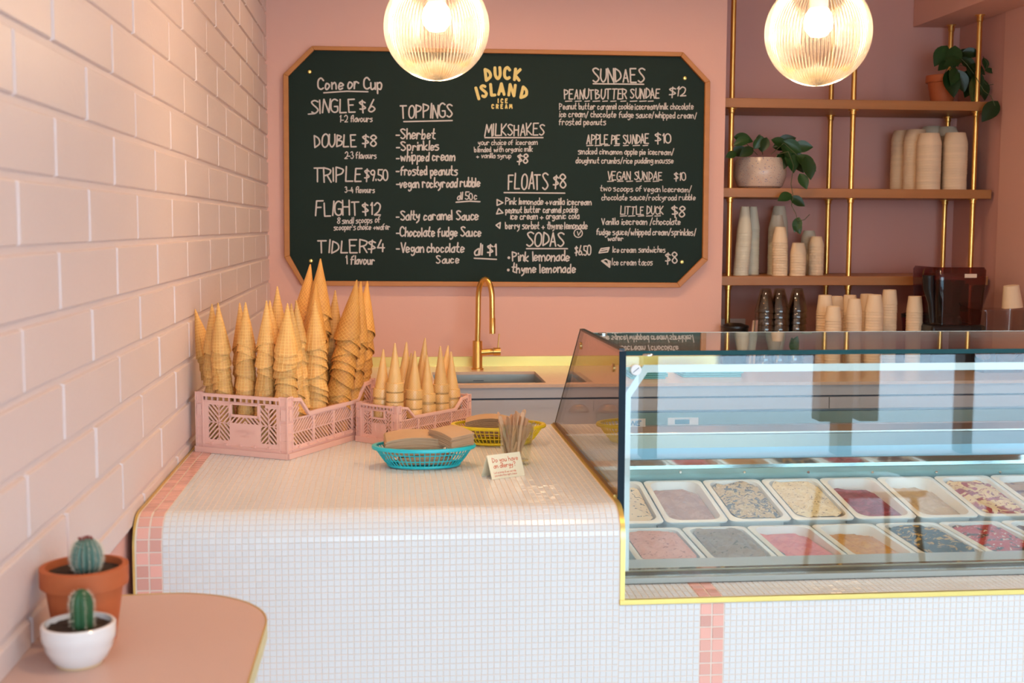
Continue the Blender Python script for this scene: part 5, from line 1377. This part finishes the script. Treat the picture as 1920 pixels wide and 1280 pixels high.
cactus(p1, c0.x, py_-.004, ZTB+(rim.z-ZTB)*.88, .050, .0205, 16, mat('grey_green_cactus', (.10, .19, .15), .6, var=.2, scale=60), lambda t: (math.sqrt(max(0, 1-((t-.5)/.54)**2))*.98+.05))
b = MB()
for k in range(26):
    a = random.uniform(0, 6.3); rr = random.uniform(0, .008); p = Vector((c0.x+rr*cos(a), py_-.004+rr*sin(a), ZTB+(rim.z-ZTB)*.88+.047)); b.bar(p, p+Vector((cos(a)*.003, sin(a)*.003, .006)), .0011, .0011)
tp_ = build('crown', b, mat('red_crown', (.30, .08, .07), .7), p1); tp_['kind'] = 'stuff'
bb = at(148, 1245, 'z', ZTB); bY = 1.640; bX = at(148, 1200, 'y', bY).x
h2 = at(148, 1166, 'y', bY).z-ZTB
p2 = thing('potted_cactus', 'upright dark green ribbed cactus in a white ceramic bowl on the ledge table', 'plant', (bX, bY, ZTB))
R2 = .0475
build('bowl', MB().lathe([(.026, 0), (.029, .003), (.036, .010), (.043, .024), (.0445, .032), (.0470, .036), (R2, h2*.80), (R2, h2*.97), (R2-.0015, h2), (R2-.005, h2), (R2-.006, h2*.85), (.03, .012), (.0001, .012)], 56, (bX, bY, ZTB), cap0=True), M_ceram, p2, smooth=True)
build('foot_ring', MB().lathe([(.0265, -.0002), (.0292, 0), (.0302, .0042), (.0288, .004)], 48, (bX, bY, ZTB+.0002), cap0=True), mat('bare_clay', (.70, .50, .30), .8), p2, smooth=True)
soil = MB(); n = 36
for j in range(8):
    for k in range(n): rr = (R2-.0055)*j/7; a = 2*pi*k/n; soil.v.append((bX+rr*cos(a), bY+rr*sin(a), ZTB+h2*.88+random.uniform(-.0016, .0018)))
for j in range(7):
    for k in range(n): soil.f.append((j*n+k, j*n+(k+1) % n, (j+1)*n+(k+1) % n, (j+1)*n+k))
build('soil', soil, M_soil, p2, smooth=True)
c2 = at(154, 1165, 'y', bY)
cactus(p2, c2.x, bY, ZTB+h2*.86, .052, .0150, 6, mat('green_cactus', (.025, .10, .035), .5, var=.25, scale=50), lambda t: (1-.12*(1-t))*math.sqrt(max(0, 1-max(0, (t-.55)/.46)**2))+.03)

# ================================================================= ROOM FURNITURE behind the camera (mirrored in the case glass)
def stool(X, Y, lab, r=.19):
    t = thing('stool', lab, 'stool', (X, Y, 0), 'stools by the window')
    build('seat', MB().prism([(X+x, Y+y) for x, y in rrect(r, r, .06)], .445, .47), M_white, t, bevel=.004)
    for sx in (-1, 1):
        for sy in (-1, 1):
            build('leg', MB().tube([(X+sx*r*.72, Y+sy*r*.72, .445), (X+sx*r*1.0, Y+sy*r*1.0, 0)], [.015, .011], 10), M_oak, t, smooth=True)
    return t
v = at(1622, 925, 'y', 4.70); stool(v.x, 2*YG-4.70, 'white seated wooden stool nearest the display case')
v = at(1955, 975, 'y', 4.27); stool(v.x, 2*YG-4.27, 'white seated wooden stool nearer the right wall')
